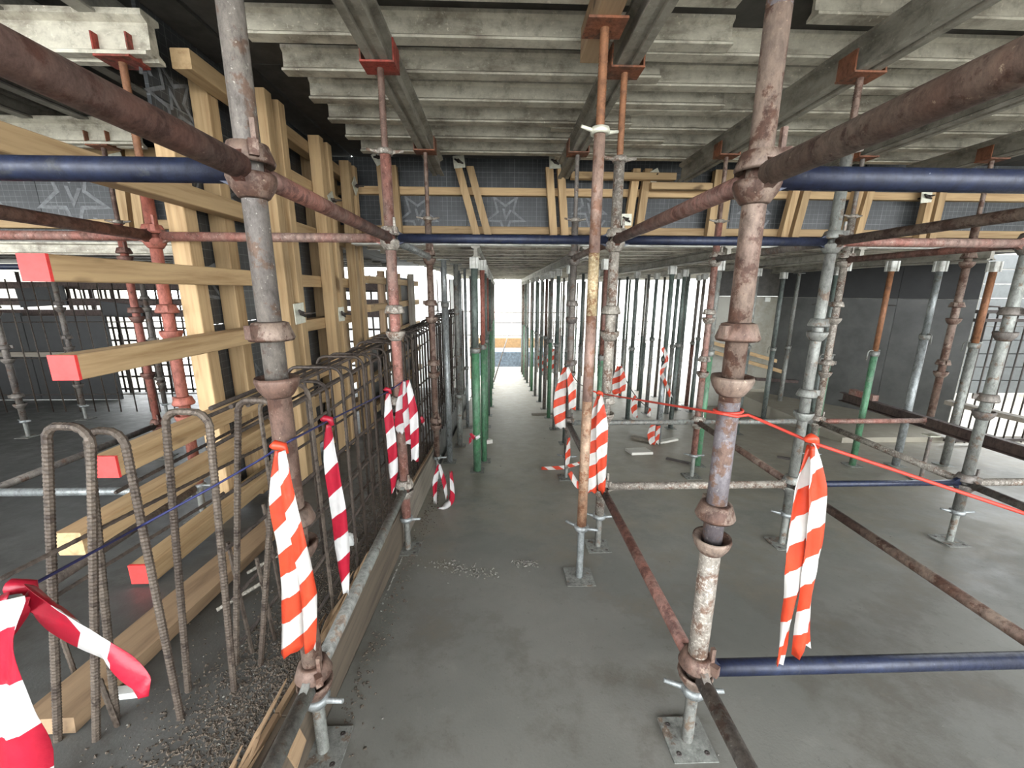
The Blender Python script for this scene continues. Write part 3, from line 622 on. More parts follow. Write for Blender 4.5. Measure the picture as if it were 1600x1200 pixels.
side_form(-1.86, 6.2, YS, zb, zt_, 'black printed side formwork with pine rails and paired uprights across the step in the deck', 
          [(XS(598,255)-.02, XS(605,350)), (XS(716,255), XS(748,360)), (XS(858,255), XS(866,360)), (XS(994,265), XS(978,360)), (XS(1122,265), XS(1108,360)), (XS(1246,290), XS(1222,360)), (XS(1345,290), XS(1320,360)), (XS(1455,290), XS(1438,360))],
          [zb+.14, pt(800, 302, Y=YS).z, ], [(XS(650,335), pt(650,335,Y=YS).z, .50), (XS(790,335), pt(790,335,Y=YS).z, .50), (XS(925,320), pt(925,325,Y=YS).z, .44), (XS(1190,320), pt(1190,325,Y=YS).z, .44)],
          [(XS(594,248), pt(594,250,Y=YS-.1).z, .5), (XS(718,256), pt(718,256,Y=YS-.1).z, .12), (XS(866,257), pt(866,257,Y=YS-.1).z, .05), (XS(1020,278), pt(1020,278,Y=YS-.1).z, .5), (XS(976,345), pt(976,345,Y=YS-.1).z, .0), (XS(1440,310), pt(1440,310,Y=YS-.1).z, .1)])
# short loose rails on the right of the side form
t = thing('timber_rail', (XS(900,275), YS-.2, pt(900,275,Y=YS-.2).z), 'short pine batten nailed high on the side formwork near the cement-splashed standard', 'timber', 'loose battens on the side form')
timber('batten', XS(890,275), XS(1050,275), YS-.245, YS-.165, t.location.z-.035, t.location.z+.035, 'wood', t)
t = thing('timber_rail', (XS(1060,290), YS-.2, pt(1060,292,Y=YS-.2).z), 'pine batten on the side formwork just below the crumpled tie plate', 'timber', 'loose battens on the side form')
timber('batten', XS(1012,290), XS(1105,290), YS-.245, YS-.165, t.location.z-.035, t.location.z+.035, 'wood', t)
YL = 4.15
side_form(-7.2, -1.9, YL, 1.94, 2.83, 'black printed side formwork at far left behind the coral standard', [(-3.3,-3.35),(-5.0,-5.05)], [2.0, 2.6], [(-3.9, 2.25, .7), (-4.7, 2.2, .5), (-2.5, 2.4, .45)], [(-3.3, 2.5, .2)])

# ------------------------------------------------------------ timber kerb between the slabs
kb = thing('timber_kerb', (-.66, 1.5, FZ(1.5)), 'splintered timber kerb board holding back the raised slab left of the walkway', 'kerb')
ys = [-.6, 1.0, 2.46, 3.98]
for i in range(3):
    y0, y1 = ys[i]+.004, ys[i+1]-.004
    def sl(x0, x1, za, zb_, name, mat):
        vs = [(x, y, FZ(y)+z) for y in (y0, y1) for x in (x0, x1) for z in (za, zb_)]
        obj(name, MB().add(vs, [(0,1,3,2),(4,6,7,5),(0,4,5,1),(2,3,7,6),(0,2,6,4),(1,5,7,3)]), M[mat], kb)
    sl(-.660, -.642, .0, .27, 'board', 'kerbwood' if i < 2 else 'greywoody'); sl(-.678, -.662, .08, .285, 'board', 'oldwoody')
for i in range(26):                               # splinters along the top of the near board
    y = random.uniform(.6, 1.9); l = random.uniform(.06, .22); x = random.uniform(-.70, -.655)
    a = Vector((x, y, LZ(y)+.03)); b = a+Vector((random.uniform(-.02,.012), l, -.1*l+random.uniform(0,.03)))
    m = MB(); m.path([a, (a+b)/2+Vector((0,0,.004)), b], [.004,.007,.002], 4, smooth=False); obj('splinter', m, M['oldwoody'], kb)
for i, (y, z) in enumerate(((1.02,.12),)):
    obj('patch_block', MB().box((-.637, y, FZ(y)+z), (.008,.07,.09), Matrix.Rotation(.3, 3, 'X')), M['oldwoody'], kb)

# ------------------------------------------------------------ rebar
def ribbed(pts, r, n=8, pitch=.011):
    """polyline resampled with raised ribs"""
    out = []; rs = []; k = 0
    for a, b in zip(pts[:-1], pts[1:]):
        a = Vector(a); b = Vector(b); l = (b-a).length; m_ = max(1, int(l/(pitch/2)))
        for i in range(m_): out.append(a.lerp(b, i/m_)); rs.append(r*(1.09 if k % 2 else .94)); k += 1
    out.append(Vector(pts[-1])); rs.append(r)
    return MB().path(out, rs, n, smooth=False)
def hoop_pts(a, b, fa, fb, rad=.05, n=7):
    """U bar: foot fa up to corner a, over to b, down to foot fb"""
    a, b, fa, fb = map(Vector, (a, b, fa, fb)); d = (b-a); w = d.length; rad = min(rad, w/2-.001); d.normalize(); up = Vector((0,0,1))
    pts = [fa]
    for i in range(n+1): 
        an = math.pi/2*i/n; pts.append(a+d*(rad-rad*math.cos(an))+up*(-rad+rad*math.sin(an)))
    for i in range(n+1):
        an = math.pi/2*i/n; pts.append(b-d*(rad-rad*math.sin(an))+up*(-rad+rad*math.cos(an)))
    pts.append(fb); return pts
cage = thing('rebar_cage', (-.8, 3, LZ(3)), 'rusty rebar cage of closely set hoops standing in the slab left of the walkway', 'rebar')
near = [((70,676),(140,682),(112,1230),(172,1235),.93), ((134,676),(196,694),(205,1215),(292,1165),.99), ((257,652),(326,657),(295,1085),(366,1080),1.085), ((370,632),(432,640),(372,1060),(408,1046),1.19)]
for i, (a, b, fa, fb, y) in enumerate(near):
    A = pt(*a, Y=y); B = pt(*b, Y=y-.01); zt2 = (A.z+B.z)/2+.02; A.z = B.z = zt2
    FA = pt(*fa, Y=y+.03); FB = pt(*fb, Y=y+.03); FA.z = LZ(FA.y)-.01; FB.z = LZ(FB.y)-.01
    t = thing('rebar_hoop', ((A.x+B.x)/2, y, LZ(y)), ['rusty U-shaped rebar hoop nearest the lower left corner', 'rusty rebar hoop second from the lower left, overlapping the nearest', 'rebar hoop in front of the third red-ended timber, its right leg pale with cement', 'rebar hoop nearest the close left scaffold standard'][i], 'rebar', 'free rebar hoops at lower left')
    obj('bar', ribbed(hoop_pts(A, B, FA, FB, .04), .0095, 8), M['rebar'], t)
hy = []
y = 1.34; k = 0
while y < 8.2:
    xr, xl_ = -.70, (-.80 if y < 1.6 else -.93); zt2 = 1.075+random.uniform(-.015,.02)
    pts = hoop_pts((xl_, y, zt2), (xr, y+random.uniform(-.02,.02), zt2-.005), (xl_, y, LZ(y)-.01), (xr, y, LZ(y)-.01), .045, 4)
    obj('hoop', (ribbed(pts, .0075, 6, .018) if y < 1.8 else MB().path(pts, .0075, 6)), M['rebar' if y < 1.6 else 'rebardark'], cage)
    hy.append(y); y += .15 if y < 5 else .2; k += 1
for x in (-.712, -.918):
    for z in (1.03, .93, .75, .57, .38, .20):
        z1 = z if z > .6 else z
        a = Vector((x, 1.24, z)); b = Vector((x, 8.2, z-.0 if z > .9 else z-.45))
        if z < LZ(1.3)+.03: a.z = LZ(1.24)+.05; b.z = LZ(8.2)+.05
        obj('long_bar', MB().path([a, b], .007, 6), M['rebardark'], cage)
for i, (x, z) in enumerate(((-.80,1.045),(-.86,1.04),(-.75,1.05))): obj('long_bar', MB().path([(x, 1.2, z+.035), (x, 8.2, z+.035)], .0075, 6), M['rebardark'], cage)
# long bars running through the near hoops
for i, (pa, pb) in enumerate((((0,905,-1.12),(430,688,-.86)), ((0,985,-1.2),(350,770,-1.0)), ((180,770,-1.1),(500,600,-.93)))):
    a = pt(pa[0], pa[1], X=pa[2]); b = pt(pb[0], pb[1], X=pb[2])
    t = thing('rebar_rod', (a+b)/2, ['straight rebar rod threaded high through the near hoops', 'straight rebar rod threaded low through the near hoops', 'thin straight rebar rod between the hoops and the third red-ended timber'][i], 'rebar', 'straight rods through the near hoops')
    obj('bar', ribbed([a, b], .006, 6, .02), M['rebardark'], t)
for i, (px, py, py0, x) in enumerate(((245,1140,640,-1.3),)):
    pass
# starter stubs in the crumbs
for i, (px, py, h) in enumerate(((185,1135,.16),(120,1060,.3),(430,1000,.35),(445,960,.5),(395,1020,.45))):
    p = pt(px, py, floor='left'); t = obj('rebar_stub', ribbed([p-Vector((0,0,.02)), p+Vector((-.03,.01,h))], .007, 6, .02), M['rebar'])
    t['label'] = ['short rebar stub leaning out of the crumbs by the lower left tape', 'short rebar stub left of the nearest hoop foot', 'rebar stub against the kerb below the orange tape', 'taller rebar stub behind the close left standard', 'rebar stub between the fourth hoop and the kerb'][i]; t['category'] = 'rebar'; t['group'] = 'rebar stubs in the left slab'
# curtain of wall bars far left
cur = thing('rebar_curtain', (-5, 6, LZ(6)), 'tall curtain of vertical wall rebar at far left against black panels and daylight', 'rebar')
for i in range(34):
    x = -8.4+.2*i+random.uniform(-.03,.03); y = 6+random.uniform(-.02,.02)
    if x > -2.0: break
    obj('vertical_bar', MB().path([(x, y, LZ(6)-.01), (x+random.uniform(-.05,.05), y, LZ(6)+1.9)], .009, 5), M['rebar' if i % 3 else 'rebardark'], cur)
for z in (-.1, .45, .95, 1.25): obj('cross_bar', MB().path([(-8.5, 6.02, z), (-2.0, 6.02, z+random.uniform(-.04,.04))], .008, 5), M['rebardark'], cur)
cur2 = thing('rebar_curtain', (-3, 8.2, LZ(8.2)), 'second denser curtain of rebar and mesh with daylight showing through, beyond the coral standard', 'rebar')
for i in range(46): obj('vertical_bar', MB().path([(-7.9+.13*i, 8.1, LZ(8.1)-.01), (-7.9+.13*i+random.uniform(-.05,.05), 8.1, 1.7)], .018, 5), M['rebardark'], cur2)
for i in range(9): obj('cross_bar', MB().path([(-7.9, 8.13, -.5+.24*i), (-1.95, 8.13, -.5+.24*i+random.uniform(-.06,.06))], .022, 5), M['rebardark'], cur2)
cur3 = thing('rebar_curtain', (-1.2, 8.5, FZ(8.5)), 'brown wall rebar standing upright behind the galvanised props left of the walkway', 'rebar')
for i in range(12): obj('vertical_bar', MB().path([(-1.45+.085*i, 8.75, FZ(8.7)), (-1.45+.085*i, 8.75, 1.65)], .010, 5), M['rust'], cur3)
for z in (-.2, .5, 1.0): obj('cross_bar', MB().path([(-1.5, 8.77, z), (-.45, 8.77, z)], .009, 5), M['rust'], cur3)
# black panels and dark timbers behind the curtain at far left
t = thing('stacked_form_panel', (-6.2, 7.1, LZ(7.1)), 'black form panel standing behind the rebar curtain at far left', 'formwork')
for i in range(5): obj('plywood_sheet', MB().bb(-13.3+1.35*i, -11.97+1.35*i, 7.1, 7.14, LZ(7.1)+.01, .98+.05*(i % 2)), M['black'], t)
for z in (.35,): timber('rail', -8.4, -4.5, 7.02, 7.095, z-.04, z+.04, 'greywood', t)
for i, (z, y) in enumerate(((1.0, 7.6), (1.2, 7.5), (1.48, 7.7))):
    t = obj('edge_beam', MB().bb(-13.4, -1.95, y, y+.12, z-.06, z+.06), M['darkjoist']); t['label'] = ['dark horizontal beam behind the rebar curtain, lowest of three', 'dark horizontal beam behind the rebar curtain, middle of three', 'dark horizontal beam behind the rebar curtain, topmost, against the daylight'][i]; t['category'] = 'beam'; t['group'] = 'dark beams at far left'

# ------------------------------------------------------------ right side: concrete wall, boards, fence
m = MB(); m.bb(3.95, 6.9, 7.6, 7.8, FZ(7.8)-.02, 1.34); struct('wall_right', m, M['wall'])
m = MB(); m.bb(3.95, 6.9, 7.56, 7.595, 1.345, LOWJ); t = obj('deck_side_sheet', m, M['plyroof']); t['label'] = 'dark plywood strip above the concrete wall at right'; t['category'] = 'formwork'
for i, (px) in enumerate((1200, 1232)):
    p = pt(px, 468, Y=7.58); t = obj('wall_tag', MB().bb(p.x-.05, p.x+.05, 7.585, 7.597, p.z-.04, p.z+.04), M['white']); t['label'] = ['small white tag on top of the concrete wall, left of the two', 'small white tag on top of the concrete wall, right of the two'][i]; t['category'] = 'tag'; t['group'] = 'white tags on the wall'
def slanted(name, a, b, w, h, mat, **tags):
    a = Vector(a); b = Vector(b); m = MB().extrude([(-w/2,-h/2),(w/2,-h/2),(w/2,h/2),(-w/2,h/2)], a, b); o = obj(name, m, M[mat]); 
    for k_, v_ in tags.items(): o[k_] = v_
    return o
a = pt(1112, 535, Y=7.5); b = pt(1262, 578, Y=7.1); slanted('timber_plank', a, b, .09, .06, 'woodx', label='upper pale plank sloping across the foot of the concrete wall', category='timber', group='sloping planks on the wall')
a = pt(1108, 548, Y=7.4); b = pt(1262, 592, Y=7.0); slanted('timber_plank', a, b, .09, .06, 'woodx', label='lower pale plank sloping across the foot of the concrete wall', category='timber', group='sloping planks on the wall')
a = pt(1180, 592, Y=6.9); b = pt(1300, 600, Y=6.9); slanted('scaffold_rail', a, b, .05, .05, 'darkjoist', label='dark rail at knee height before the concrete wall', category='scaffold tube')
# shiny dark boards
bd = thing('form_panel', (5.6, 6.6, FZ(6.6)), 'shiny dark form board wall behind the green props at right', 'formwork')
P0, P1 = Vector((4.95, 7.3, 0)), Vector((6.35, 5.35, 0)); dd = (P1-P0)
M['shinyply'] = plain('shiny_film_board', (.085,.085,.08), .32, .1, var=.3, scale=3)
for i in range(3):
    a = P0+dd*(i/3+.001); b = P0+dd*((i+1)/3-.001); n_ = Vector((-dd.y, dd.x, 0)).normalized()*-.02
    for z0, z1, mm in ((-.42, 1.33, 'shinyply'), (1.335, LOWM+.08, 'black')):
        vs = [Vector((q.x, q.y, z)) + off for q in (a, b) for off in (Vector((0,0,0)), -n_) for z in (z0, z1)]
        obj('film_board', MB().add(vs, [(0,1,3,2),(4,6,7,5),(0,4,5,1),(2,3,7,6),(0,2,6,4),(1,5,7,3)]), M[mm], bd)
for i, f_ in enumerate((.25, .62)):
    q = P0+dd*f_; obj('lifting_hook', MB().path([q+Vector((-.12,-.06,1.22)), q+Vector((-.04,-.06,1.235)), q+Vector((.04,-.08,1.235)), q+Vector((.12,-.08,1.22))], .008, 6), M['nut'], bd)
m = MB(); vs = []
sl_ = [(4.45,4.9),(4.45,7.6),(8.6,7.6),(8.6,4.9)]
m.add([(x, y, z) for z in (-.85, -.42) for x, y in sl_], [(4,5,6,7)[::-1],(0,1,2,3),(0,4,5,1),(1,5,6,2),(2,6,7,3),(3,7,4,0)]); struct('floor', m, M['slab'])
q = Vector((dd.y, -dd.x, 0)).normalized()*-.04
a, b = P0+q, P1+q; vs = [(p.x, p.y, z) for p in (a, b, b+q, a+q) for z in (-.42, 1.83)]
struct('wall_right', MB().add(vs, [(0,1,3,2),(2,3,5,4),(4,5,7,6),(6,7,1,0),(1,7,5,3),(0,2,4,6)]), M['wall'])  # unseen backing behind the boards, added to close bright gaps at their joints
# steel channel at right
ch = [(-.03,-.055),(.03,-.055),(.03,-.045),(-.02,-.045),(-.02,.045),(.03,.045),(.03,.055),(-.03,.055)]
t = thing('steel_channel', (X4, 3.6, .15), 'dark brown steel channel lying level at right under the brown scaffold standard', 'beam')
obj('channel_body', MB().extrude(ch, (X4, 4.75, .175), (X4, 2.3, .175)), M['darkjoist'], t)
obj('taped_end', MB().bb(X4-.034, X4+.034, 4.3, 4.62, .235, .30), M['pink'], t, label='pink and cream wrapped block near its far end')
slanted('timber_plank', pt(1480,628,Y=4.7), pt(1640,665,Y=3.9), .12, .05, 'greywoodx', label='grey plank crossing behind the standard at the right edge', category='timber')
q = pt(1450, 700, Y=3.55)
t = thing('base_jack', (q.x, q.y, FZ(q.y)), 'short free screw jack standing below the steel channel at right', 'jack')
obj('screw', thread((q.x, q.y), FZ(q.y)+.01, .10, .017, .012), M['steel'], t); obj('base_plate', MB().box((q.x, q.y, FZ(q.y)+.005), (.15,.15,.008)), M['galvdull'], t); obj('cap_plate', MB().box((q.x, q.y, .105), (.10,.08,.012)), M['zinc'], t)
# mesh fence
yf = 4.75; fx0 = pt(1508, 560, Y=yf).x; fx1 = fx0+2.3; fzt = pt(1560, 487, Y=yf).z; fzb = FZ(yf)+.03
t = thing('mesh_fence', (fx0, yf, FZ(yf)), 'dark steel barrier fence of thin upright bars at the right edge against daylight', 'fence')
for z in (fzb+.04, fzt-.10, fzt): obj('rail', MB().bb(fx0, fx1, yf-.018, yf+.018, z-.02, z+.02), M['nut'], t)
x = fx0+.02
while x < fx1:
    obj('bar', MB().tube((x, yf, fzb), (x, yf, fzt), .009, 6), M['nut'], t); x += .125
obj('handle_loop', MB().path([(fx0+.1, yf, fzt), (fx0+.12, yf, fzt+.06), (fx0+.26, yf, fzt+.06), (fx0+.28, yf, fzt)], .011, 6), M['nut'], t)

# ------------------------------------------------------------ beyond: far end and outside
for i, z in enumerate((-.05, .45, .85)):
    obj_ = ledger((-1.2, 15.9, z-.25), (2.6, 15.9, z-.25), 'steel', f'thin guard rail across the far bright end of the walkway, {["lowest","middle","top"][i]} of three', r=.02, blades=False, group='far guard rails')
fm = thing('rebar_mat', (3.4, 16.3, FZ(16.3)), 'fine upright rebar mat at the far bright edge, right of the walkway', 'rebar')
for i in range(34): obj('vertical_bar', MB().tube((.95+.16*i, 16.3, FZ(16.3)), (.95+.16*i+random.uniform(-.04,.04), 16.3, .1+random.uniform(0,1.2)), .013, 5), M['rebardark'], fm)
for i in range(8): obj('cross_bar', MB().tube((.9, 16.33, -1.5+.25*i), (6.4, 16.33, -1.5+.25*i), .013, 5), M['rebardark'], fm)
for i, x in enumerate((-.3, .9, 2.1)):
    o = obj('guard_post', MB().tube((x, 15.95, FZ(15.9)), (x, 15.95, .75), .02, 8), M['steel']); o['label'] = f'thin guard post at the far end of the walkway, {ORD[i]} from the left'; o['category'] = 'post'; o['group'] = 'far guard posts'
o = ledger(pt(771, 600, floor='walk')+Vector((0,0,.02)), pt(800, 505, Y=15.88), 'steel', 'slender diagonal brace across the far bright opening', r=.02, blades=False)
hd = thing('site_hoarding', (0, 26, -3), 'pale site hoarding and building face in the glare beyond the far opening', 'hoarding')
for i in range(14):
    obj('panel', MB().bb(-14+2.4*i, -11.63+2.4*i, 26, 26.1, -3, 4.0+.6*(i % 3)), M['hoard'], hd)
o = obj('water_barrier', MB().bb(-1.5, 2.5, 20.6, 21, -3.0, -.9), M['barrier']); o['label'] = 'orange site barrier in the glare at the far end'; o['category'] = 'barrier'
o = obj('sheeted_stack', MB().bb(-1.3, 2.4, 18.4, 19.8, -3.0, -1.28), M['bluebox']); o['label'] = 'blue-grey sheeted stack low in the far opening'; o['category'] = 'stack'
hl = thing('site_hoarding', (-3, 11, -3), 'bright corrugated white sheeting seen through the open wall frame', 'hoarding')
for i in range(22):
    x = -6.0+.22*i; obj('corrugation', MB().add([(x, 11, -1.2), (x+.11, 10.93, -1.2), (x+.2199, 11, -1.2), (x, 11, 1.7), (x+.11, 10.93, 1.7), (x+.2199, 11, 1.7)], [(0,1,4,3),(1,2,5,4),(0,3,5,2),(3,4,5),(2,1,0)]), M['white'], hl)
wr = thing('outer_wall', (11, 9.6, -3), 'pale ribbed wall outside beyond the mesh fence at the right edge', 'wall')
for i in range(10): obj('plank', MB().bb(7.2, 15, 9.5, 9.7, -1.0+.33*i, -.69+.33*i), M['greysheet'], wr)

# ------------------------------------------------------------ barrier tape
def tape(pts, w, mat, label, side=(1,0,0), parent=None, fold=.01, name='strip', v0=0.0, seg=6, ragged=True):
    """crumpled ribbon through pts; w = width or list"""
    pts = [Vector(p) for p in pts]; ws = w if isinstance(w, list) else [w]*len(pts)
    P_, W_ = [], []
    for i in range(len(pts)-1):
        for k in range(seg):
            f = k/seg
            p0, p1, p2, p3 = pts[max(i-1,0)], pts[i], pts[i+1], pts[min(i+2, len(pts)-1)]
            P_.append(.5*((2*p1)+(p2-p0)*f+(2*p0-5*p1+4*p2-p3)*f*f+(3*p1-p0-3*p2+p3)*f**3)); W_.append(ws[i]*(1-f)+ws[i+1]*f)
    P_.append(pts[-1]); W_.append(ws[-1]); side = Vector(side).normalized(); m = MB(); uv = []; vs = []; L_ = v0; nc = 5
    for i, p in enumerate(P_):
        if i: L_ += (P_[i]-P_[i-1]).length
        t_ = (P_[min(i+1, len(P_)-1)]-P_[max(i-1, 0)]).normalized(); s = (side-t_*side.dot(t_)).normalized(); nrm = t_.cross(s)
        for k in range(nc):
            u = k/(nc-1); q = p+s*(u-.5)*W_[i]+nrm*(fold*math.sin(u*6.0+i*.25)+.4*fold*noise.noise((p+Vector((u*3, 0, 7)))*14))
            if ragged and i == len(P_)-1: q += t_*random.uniform(-.012, .02)
            vs.append(q); uv.append((u, L_))
    m.add(vs, [(i*nc+k, i*nc+k+1, (i+1)*nc+k+1, (i+1)*nc+k) for i in range(len(P_)-1) for k in range(nc-1)], True); m.uv = uv
    # thickness
    o = obj(name, m, M[mat], parent); md = o.modifiers.new('film', 'SOLIDIFY'); md.thickness = .0006
    if not parent: o['label'] = label; o['category'] = 'barrier tape'
    return o
def tp(seq, Y=None, X=None, dy=0.0): return [pt(px, py, Y=(Y+dy*i if Y is not None else None), X=X) for i, (px, py) in enumerate(seq)]
def tape_thing(label, loc, strips, knot=None, group='barrier tapes', mat='tapeO', width=.06):
    t = thing('barrier_tape', loc, label, 'barrier tape', group)
    for s in strips:
        tape(s[0], s[1], mat, '', parent=t, **(s[2] if len(s) > 2 else {}))
    if knot:
        k0 = Vector(knot); obj('knot', MB().path([k0+Vector((-.02,0,.01)), k0+Vector((-.008,-.006,.016)), k0+Vector((.008,.004,.008)), k0+Vector((.016,0,-.012))], [.006,.013,.012,.006], 8), M[mat], t)
    return t
Y = 1.01
tape_thing('orange-red and white tape hanging in front of the close left scaffold standard', pt(437,703,Y=Y),
    [(tp([(437,703),(440,780),(452,860),(455,940),(455,1018)], Y, dy=-.005), [.02,.055,.06,.062,.06]), (tp([(440,705),(453,770),(468,850),(480,930),(483,1010)], Y-.02, dy=-.004), [.015,.035,.04,.045,.03], dict(v0=.06))], pt(437,703,Y=Y))
tape_thing('long crimson and white tape hanging on the rebar cage right of the close left standard', pt(512,660,X=-.69),
    [(tp([(513,663),(518,720),(528,790),(534,860),(540,928)], 1.36, dy=.01), [.015,.05,.058,.055,.02], dict(fold=.008))], pt(512,660,Y=1.36), mat='tapeR')
tape_thing('slim crimson and white tape hanging just left of the faded red standard', pt(606,612,Y=2.2),
    [(tp([(606,614),(608,650),(612,690),(614,735),(613,768)], 2.2), [.02,.05,.055,.055,.01], dict(v0=.05))], pt(606,612,Y=2.2), mat='tapeR')
tape_thing('folded crimson and white tape bunched on the faded red standard', pt(632,596,Y=2.3),
    [(tp([(632,596),(630,630),(626,665),(628,676)], 2.33), [.03,.075,.07,.05]), (tp([(634,596),(637,640),(641,680),(640,695)], 2.31), [.03,.055,.06,.05], dict(v0=.1)), (tp([(637,594),(646,640),(648,680),(648,720)], 2.29), [.02,.05,.05,.045], dict(v0=.05))], mat='tapeR')
tape_thing('wide crimson and white tape looped over a cord in the lower left corner', pt(30,930,Y=.62),
    [(tp([(40,930),(85,955),(140,1000),(190,1045),(232,1078)], .58, dy=-.012), [.05,.085,.09,.075,.05], dict(side=(.6,-.3,.8), v0=.17)), (tp([(30,935),(10,955),(-25,1000)], .56), [.03,.05,.06], dict(side=(.5,0,.8))), (tp([(18,935),(0,990),(8,1080),(24,1180),(34,1290)], .52), [.03,.06,.08,.09,.09], dict(v0=.1))], pt(36,926,Y=.59), mat='tapeR')
tape_thing('orange and white tape hanging in two strands from the red cord at right', pt(1270,693,Y=.93),
    [(tp([(1266,695),(1252,760),(1244,850),(1241,920),(1228,985),(1216,1038)], .93, dy=.0), [.015,.05,.05,.042,.028,.02]), (tp([(1270,695),(1273,760),(1270,850),(1262,930),(1254,1018)], .91), [.015,.045,.04,.032,.055], dict(v0=.04))], pt(1268,693,Y=.93))
tape_thing('broad orange and white tape hanging before the cement-splashed standard beside the rusty slim prop', pt(936,618,Y=2.0),
    [(tp([(936,618),(928,665),(924,720),(924,768)], 2.22), [.02,.075,.085,.07]), (tp([(938,618),(940,665),(940,710),(941,768)], 2.20), [.02,.07,.06,.04], dict(v0=.05))], pt(937,617,Y=2.22))
tape_thing('orange and white tape draped over the dark cord at the right walkway edge', pt(884,574,Y=3.4),
    [(tp([(883,574),(876,610),(874,640),(876,668)], 3.5), [.03,.10,.11,.09]), (tp([(886,574),(893,605),(894,640)], 3.45), [.03,.07,.06], dict(v0=.05))])
tape_thing('thin tail of tape at the foot of the grey standard right of the walkway', pt(889,690,Y=3.5), [(tp([(889,684),(887,710),(886,728)], 3.55), [.02,.05,.03])])
tape_thing('twisted tape strip stretched low across the floor to the grey standard right of the walkway', pt(870,736,Y=3.6), [([pt(846,736,floor='walk')+Vector((0,0,.03)), pt(880,737,floor='walk')+Vector((0,0,.05)), pt(910,730,floor='walk')+Vector((0,0,.06))], [.03,.04,.03], dict(side=(0,.3,1)))])
tape_thing('tape strip trailing down from the grey standard to the floor behind the slim prop', pt(895,750,Y=3.3), [(tp([(890,738),(902,757),(915,765)], 3.25), [.04,.05,.04])])
tape_thing('orange and white tape hanging from a cord beyond the cement-splashed standard', pt(967,572,Y=4.6), [(tp([(968,572),(966,592),(963,615)], 4.7), [.05,.15,.10]), (tp([(971,575),(973,595),(972,612)], 4.65), [.04,.08,.06], dict(v0=.06))])
tape_thing('small orange and white tape strip midway along the cord beyond the cement-splashed standard', pt(991,618,Y=4.6), [(tp([(992,618),(990,635),(993,652)], 4.65), [.02,.08,.05])])
tape_thing('short tape tail near the tape-wound prop', pt(1016,640,Y=4.6), [(tp([(1016,638),(1013,650)], 4.7), [.02,.06])])
p = pt(1027, 692, floor='walk')
tape_thing('tape wound round the foot of the galvanised prop among the loose boards', (p.x-.06, p.y-.05, p.z), [([p+Vector((-.10,-.08,.30)), p+Vector((-.13,-.09,.15)), p+Vector((-.10,-.1,.02))], [.05,.10,.07]), ([p+Vector((-.04,-.08,.26)), p+Vector((-.05,-.1,.03))], [.06,.05])])
tape_thing('tape spiralling up the galvanised prop beyond the red cord', (p.x, p.y, p.z+.6), [([p+Vector((-.06,-.05,1.25)), p+Vector((.0,-.06,1.1)), p+Vector((-.05,-.06,.95)), p+Vector((.02,-.06,.8)), p+Vector((.10,-.06,.62))], .045)])
for i, (px, y0, y1, Yd, lab) in enumerate(((845,545,580,8.2,'faint red and white tape among the right walkway props, leftmost of the three'),(853,552,575,8.0,'faint red and white tape among the right walkway props, middle of the three'),(864,545,583,7.0,'faint red and white tape among the right walkway props, rightmost of the three'))):
    tape_thing(lab, pt(px,y0,Y=Yd), [(tp([(px,y0),(px-1,(y0+y1)/2),(px+1,y1)], Yd), [.05,.11,.08])])
tape_thing('little crimson and white tape loop hanging by a wire from the kerb end', pt(686,724,X=-.62), [(tp([(686,726),(680,752),(680,785)], 3.05), [.02,.04,.02]), (tp([(686,726),(694,752),(698,778)], 3.03), [.02,.035,.015], dict(v0=.07))], mat='tapeR')
p = pt(700, 796, floor='walk'); tape_thing('crimson and white tape scrap curling up from the floor at the kerb', p, [([p+Vector((-.08,0,.012)), p+Vector((-.02,.02,.02)), p+Vector((.03,.03,.08)), p+Vector((.03,.04,.30))], [.03,.05,.045,.02], dict(v0=.05))], mat='tapeR')
p = pt(742, 683, Y=3.90); tape_thing('small red and white tape knot round the shin of the first green prop', p, [([p+Vector((-.045,0,.04)), p+Vector((0,-.02,.0)), p+Vector((.05,-.01,.02))], [.02,.05,.03]), ([p+Vector((-.04,-.01,.0)), p+Vector((-.05,-.02,-.06))], [.03,.02])], mat='tapeR')
p = pt(657, 652, X=-.69); tape_thing('tiny pale tape end poking from the cage right of the faded red standard', p, [([p, p+Vector((.02,0,-.02)), p+Vector((.015,0,-.06))], .03)], mat='tapeR')

# ------------------------------------------------------------ cords
def cord(pts, r, mat, label, twist=True, sag=0.0):
    P_ = []
    pts = [Vector(p) for p in pts]
    for a, b in zip(pts[:-1], pts[1:]):
        for k in range(10): f = k/10; P_.append(a.lerp(b, f)-Vector((0,0,sag*4*f*(1-f))))
    P_.append(pts[-1]); o = obj('cord', MB().path(P_, r, 6), M[mat]); o['label'] = label; o['category'] = 'cord'; return o
q0 = pt(1150, 650, Y=1.06)
cord([pt(912,608,Y=2.35), pt(945,616,Y=2.3), Vector((q0.x-.035, 1.065, q0.z+.005)), Vector((q0.x, 1.055, q0.z)), Vector((q0.x+.04, 1.07, q0.z)), pt(1270,692,Y=.93), pt(1600,802,Y=.72), pt(1800,872,Y=.6)], .0042, 'redcord', 'taut red cord stretched past the near right standard to the right edge')
ring = [Vector((X1+.036*math.cos(a), YA+.036*math.sin(a), q0.z-.004+.002*a)) for a in [2*math.pi*k/20 for k in range(21)]]
o = obj('cord_loop', MB().path(ring, .004, 6), M['redcord']); o['label'] = 'orange-red cord loop tied round the near right standard'; o['category'] = 'cord'
cord([pt(30,925,Y=.6), pt(220,822,Y=.95), pt(330,762,Y=1.06), pt(400,722,Y=1.15), pt(455,688,Y=1.06), pt(512,658,Y=1.36), pt(606,612,Y=2.2), pt(633,594,Y=2.36)], .0032, 'bluecord', 'dark blue cord strung along the rebar hoops past the close left standard')
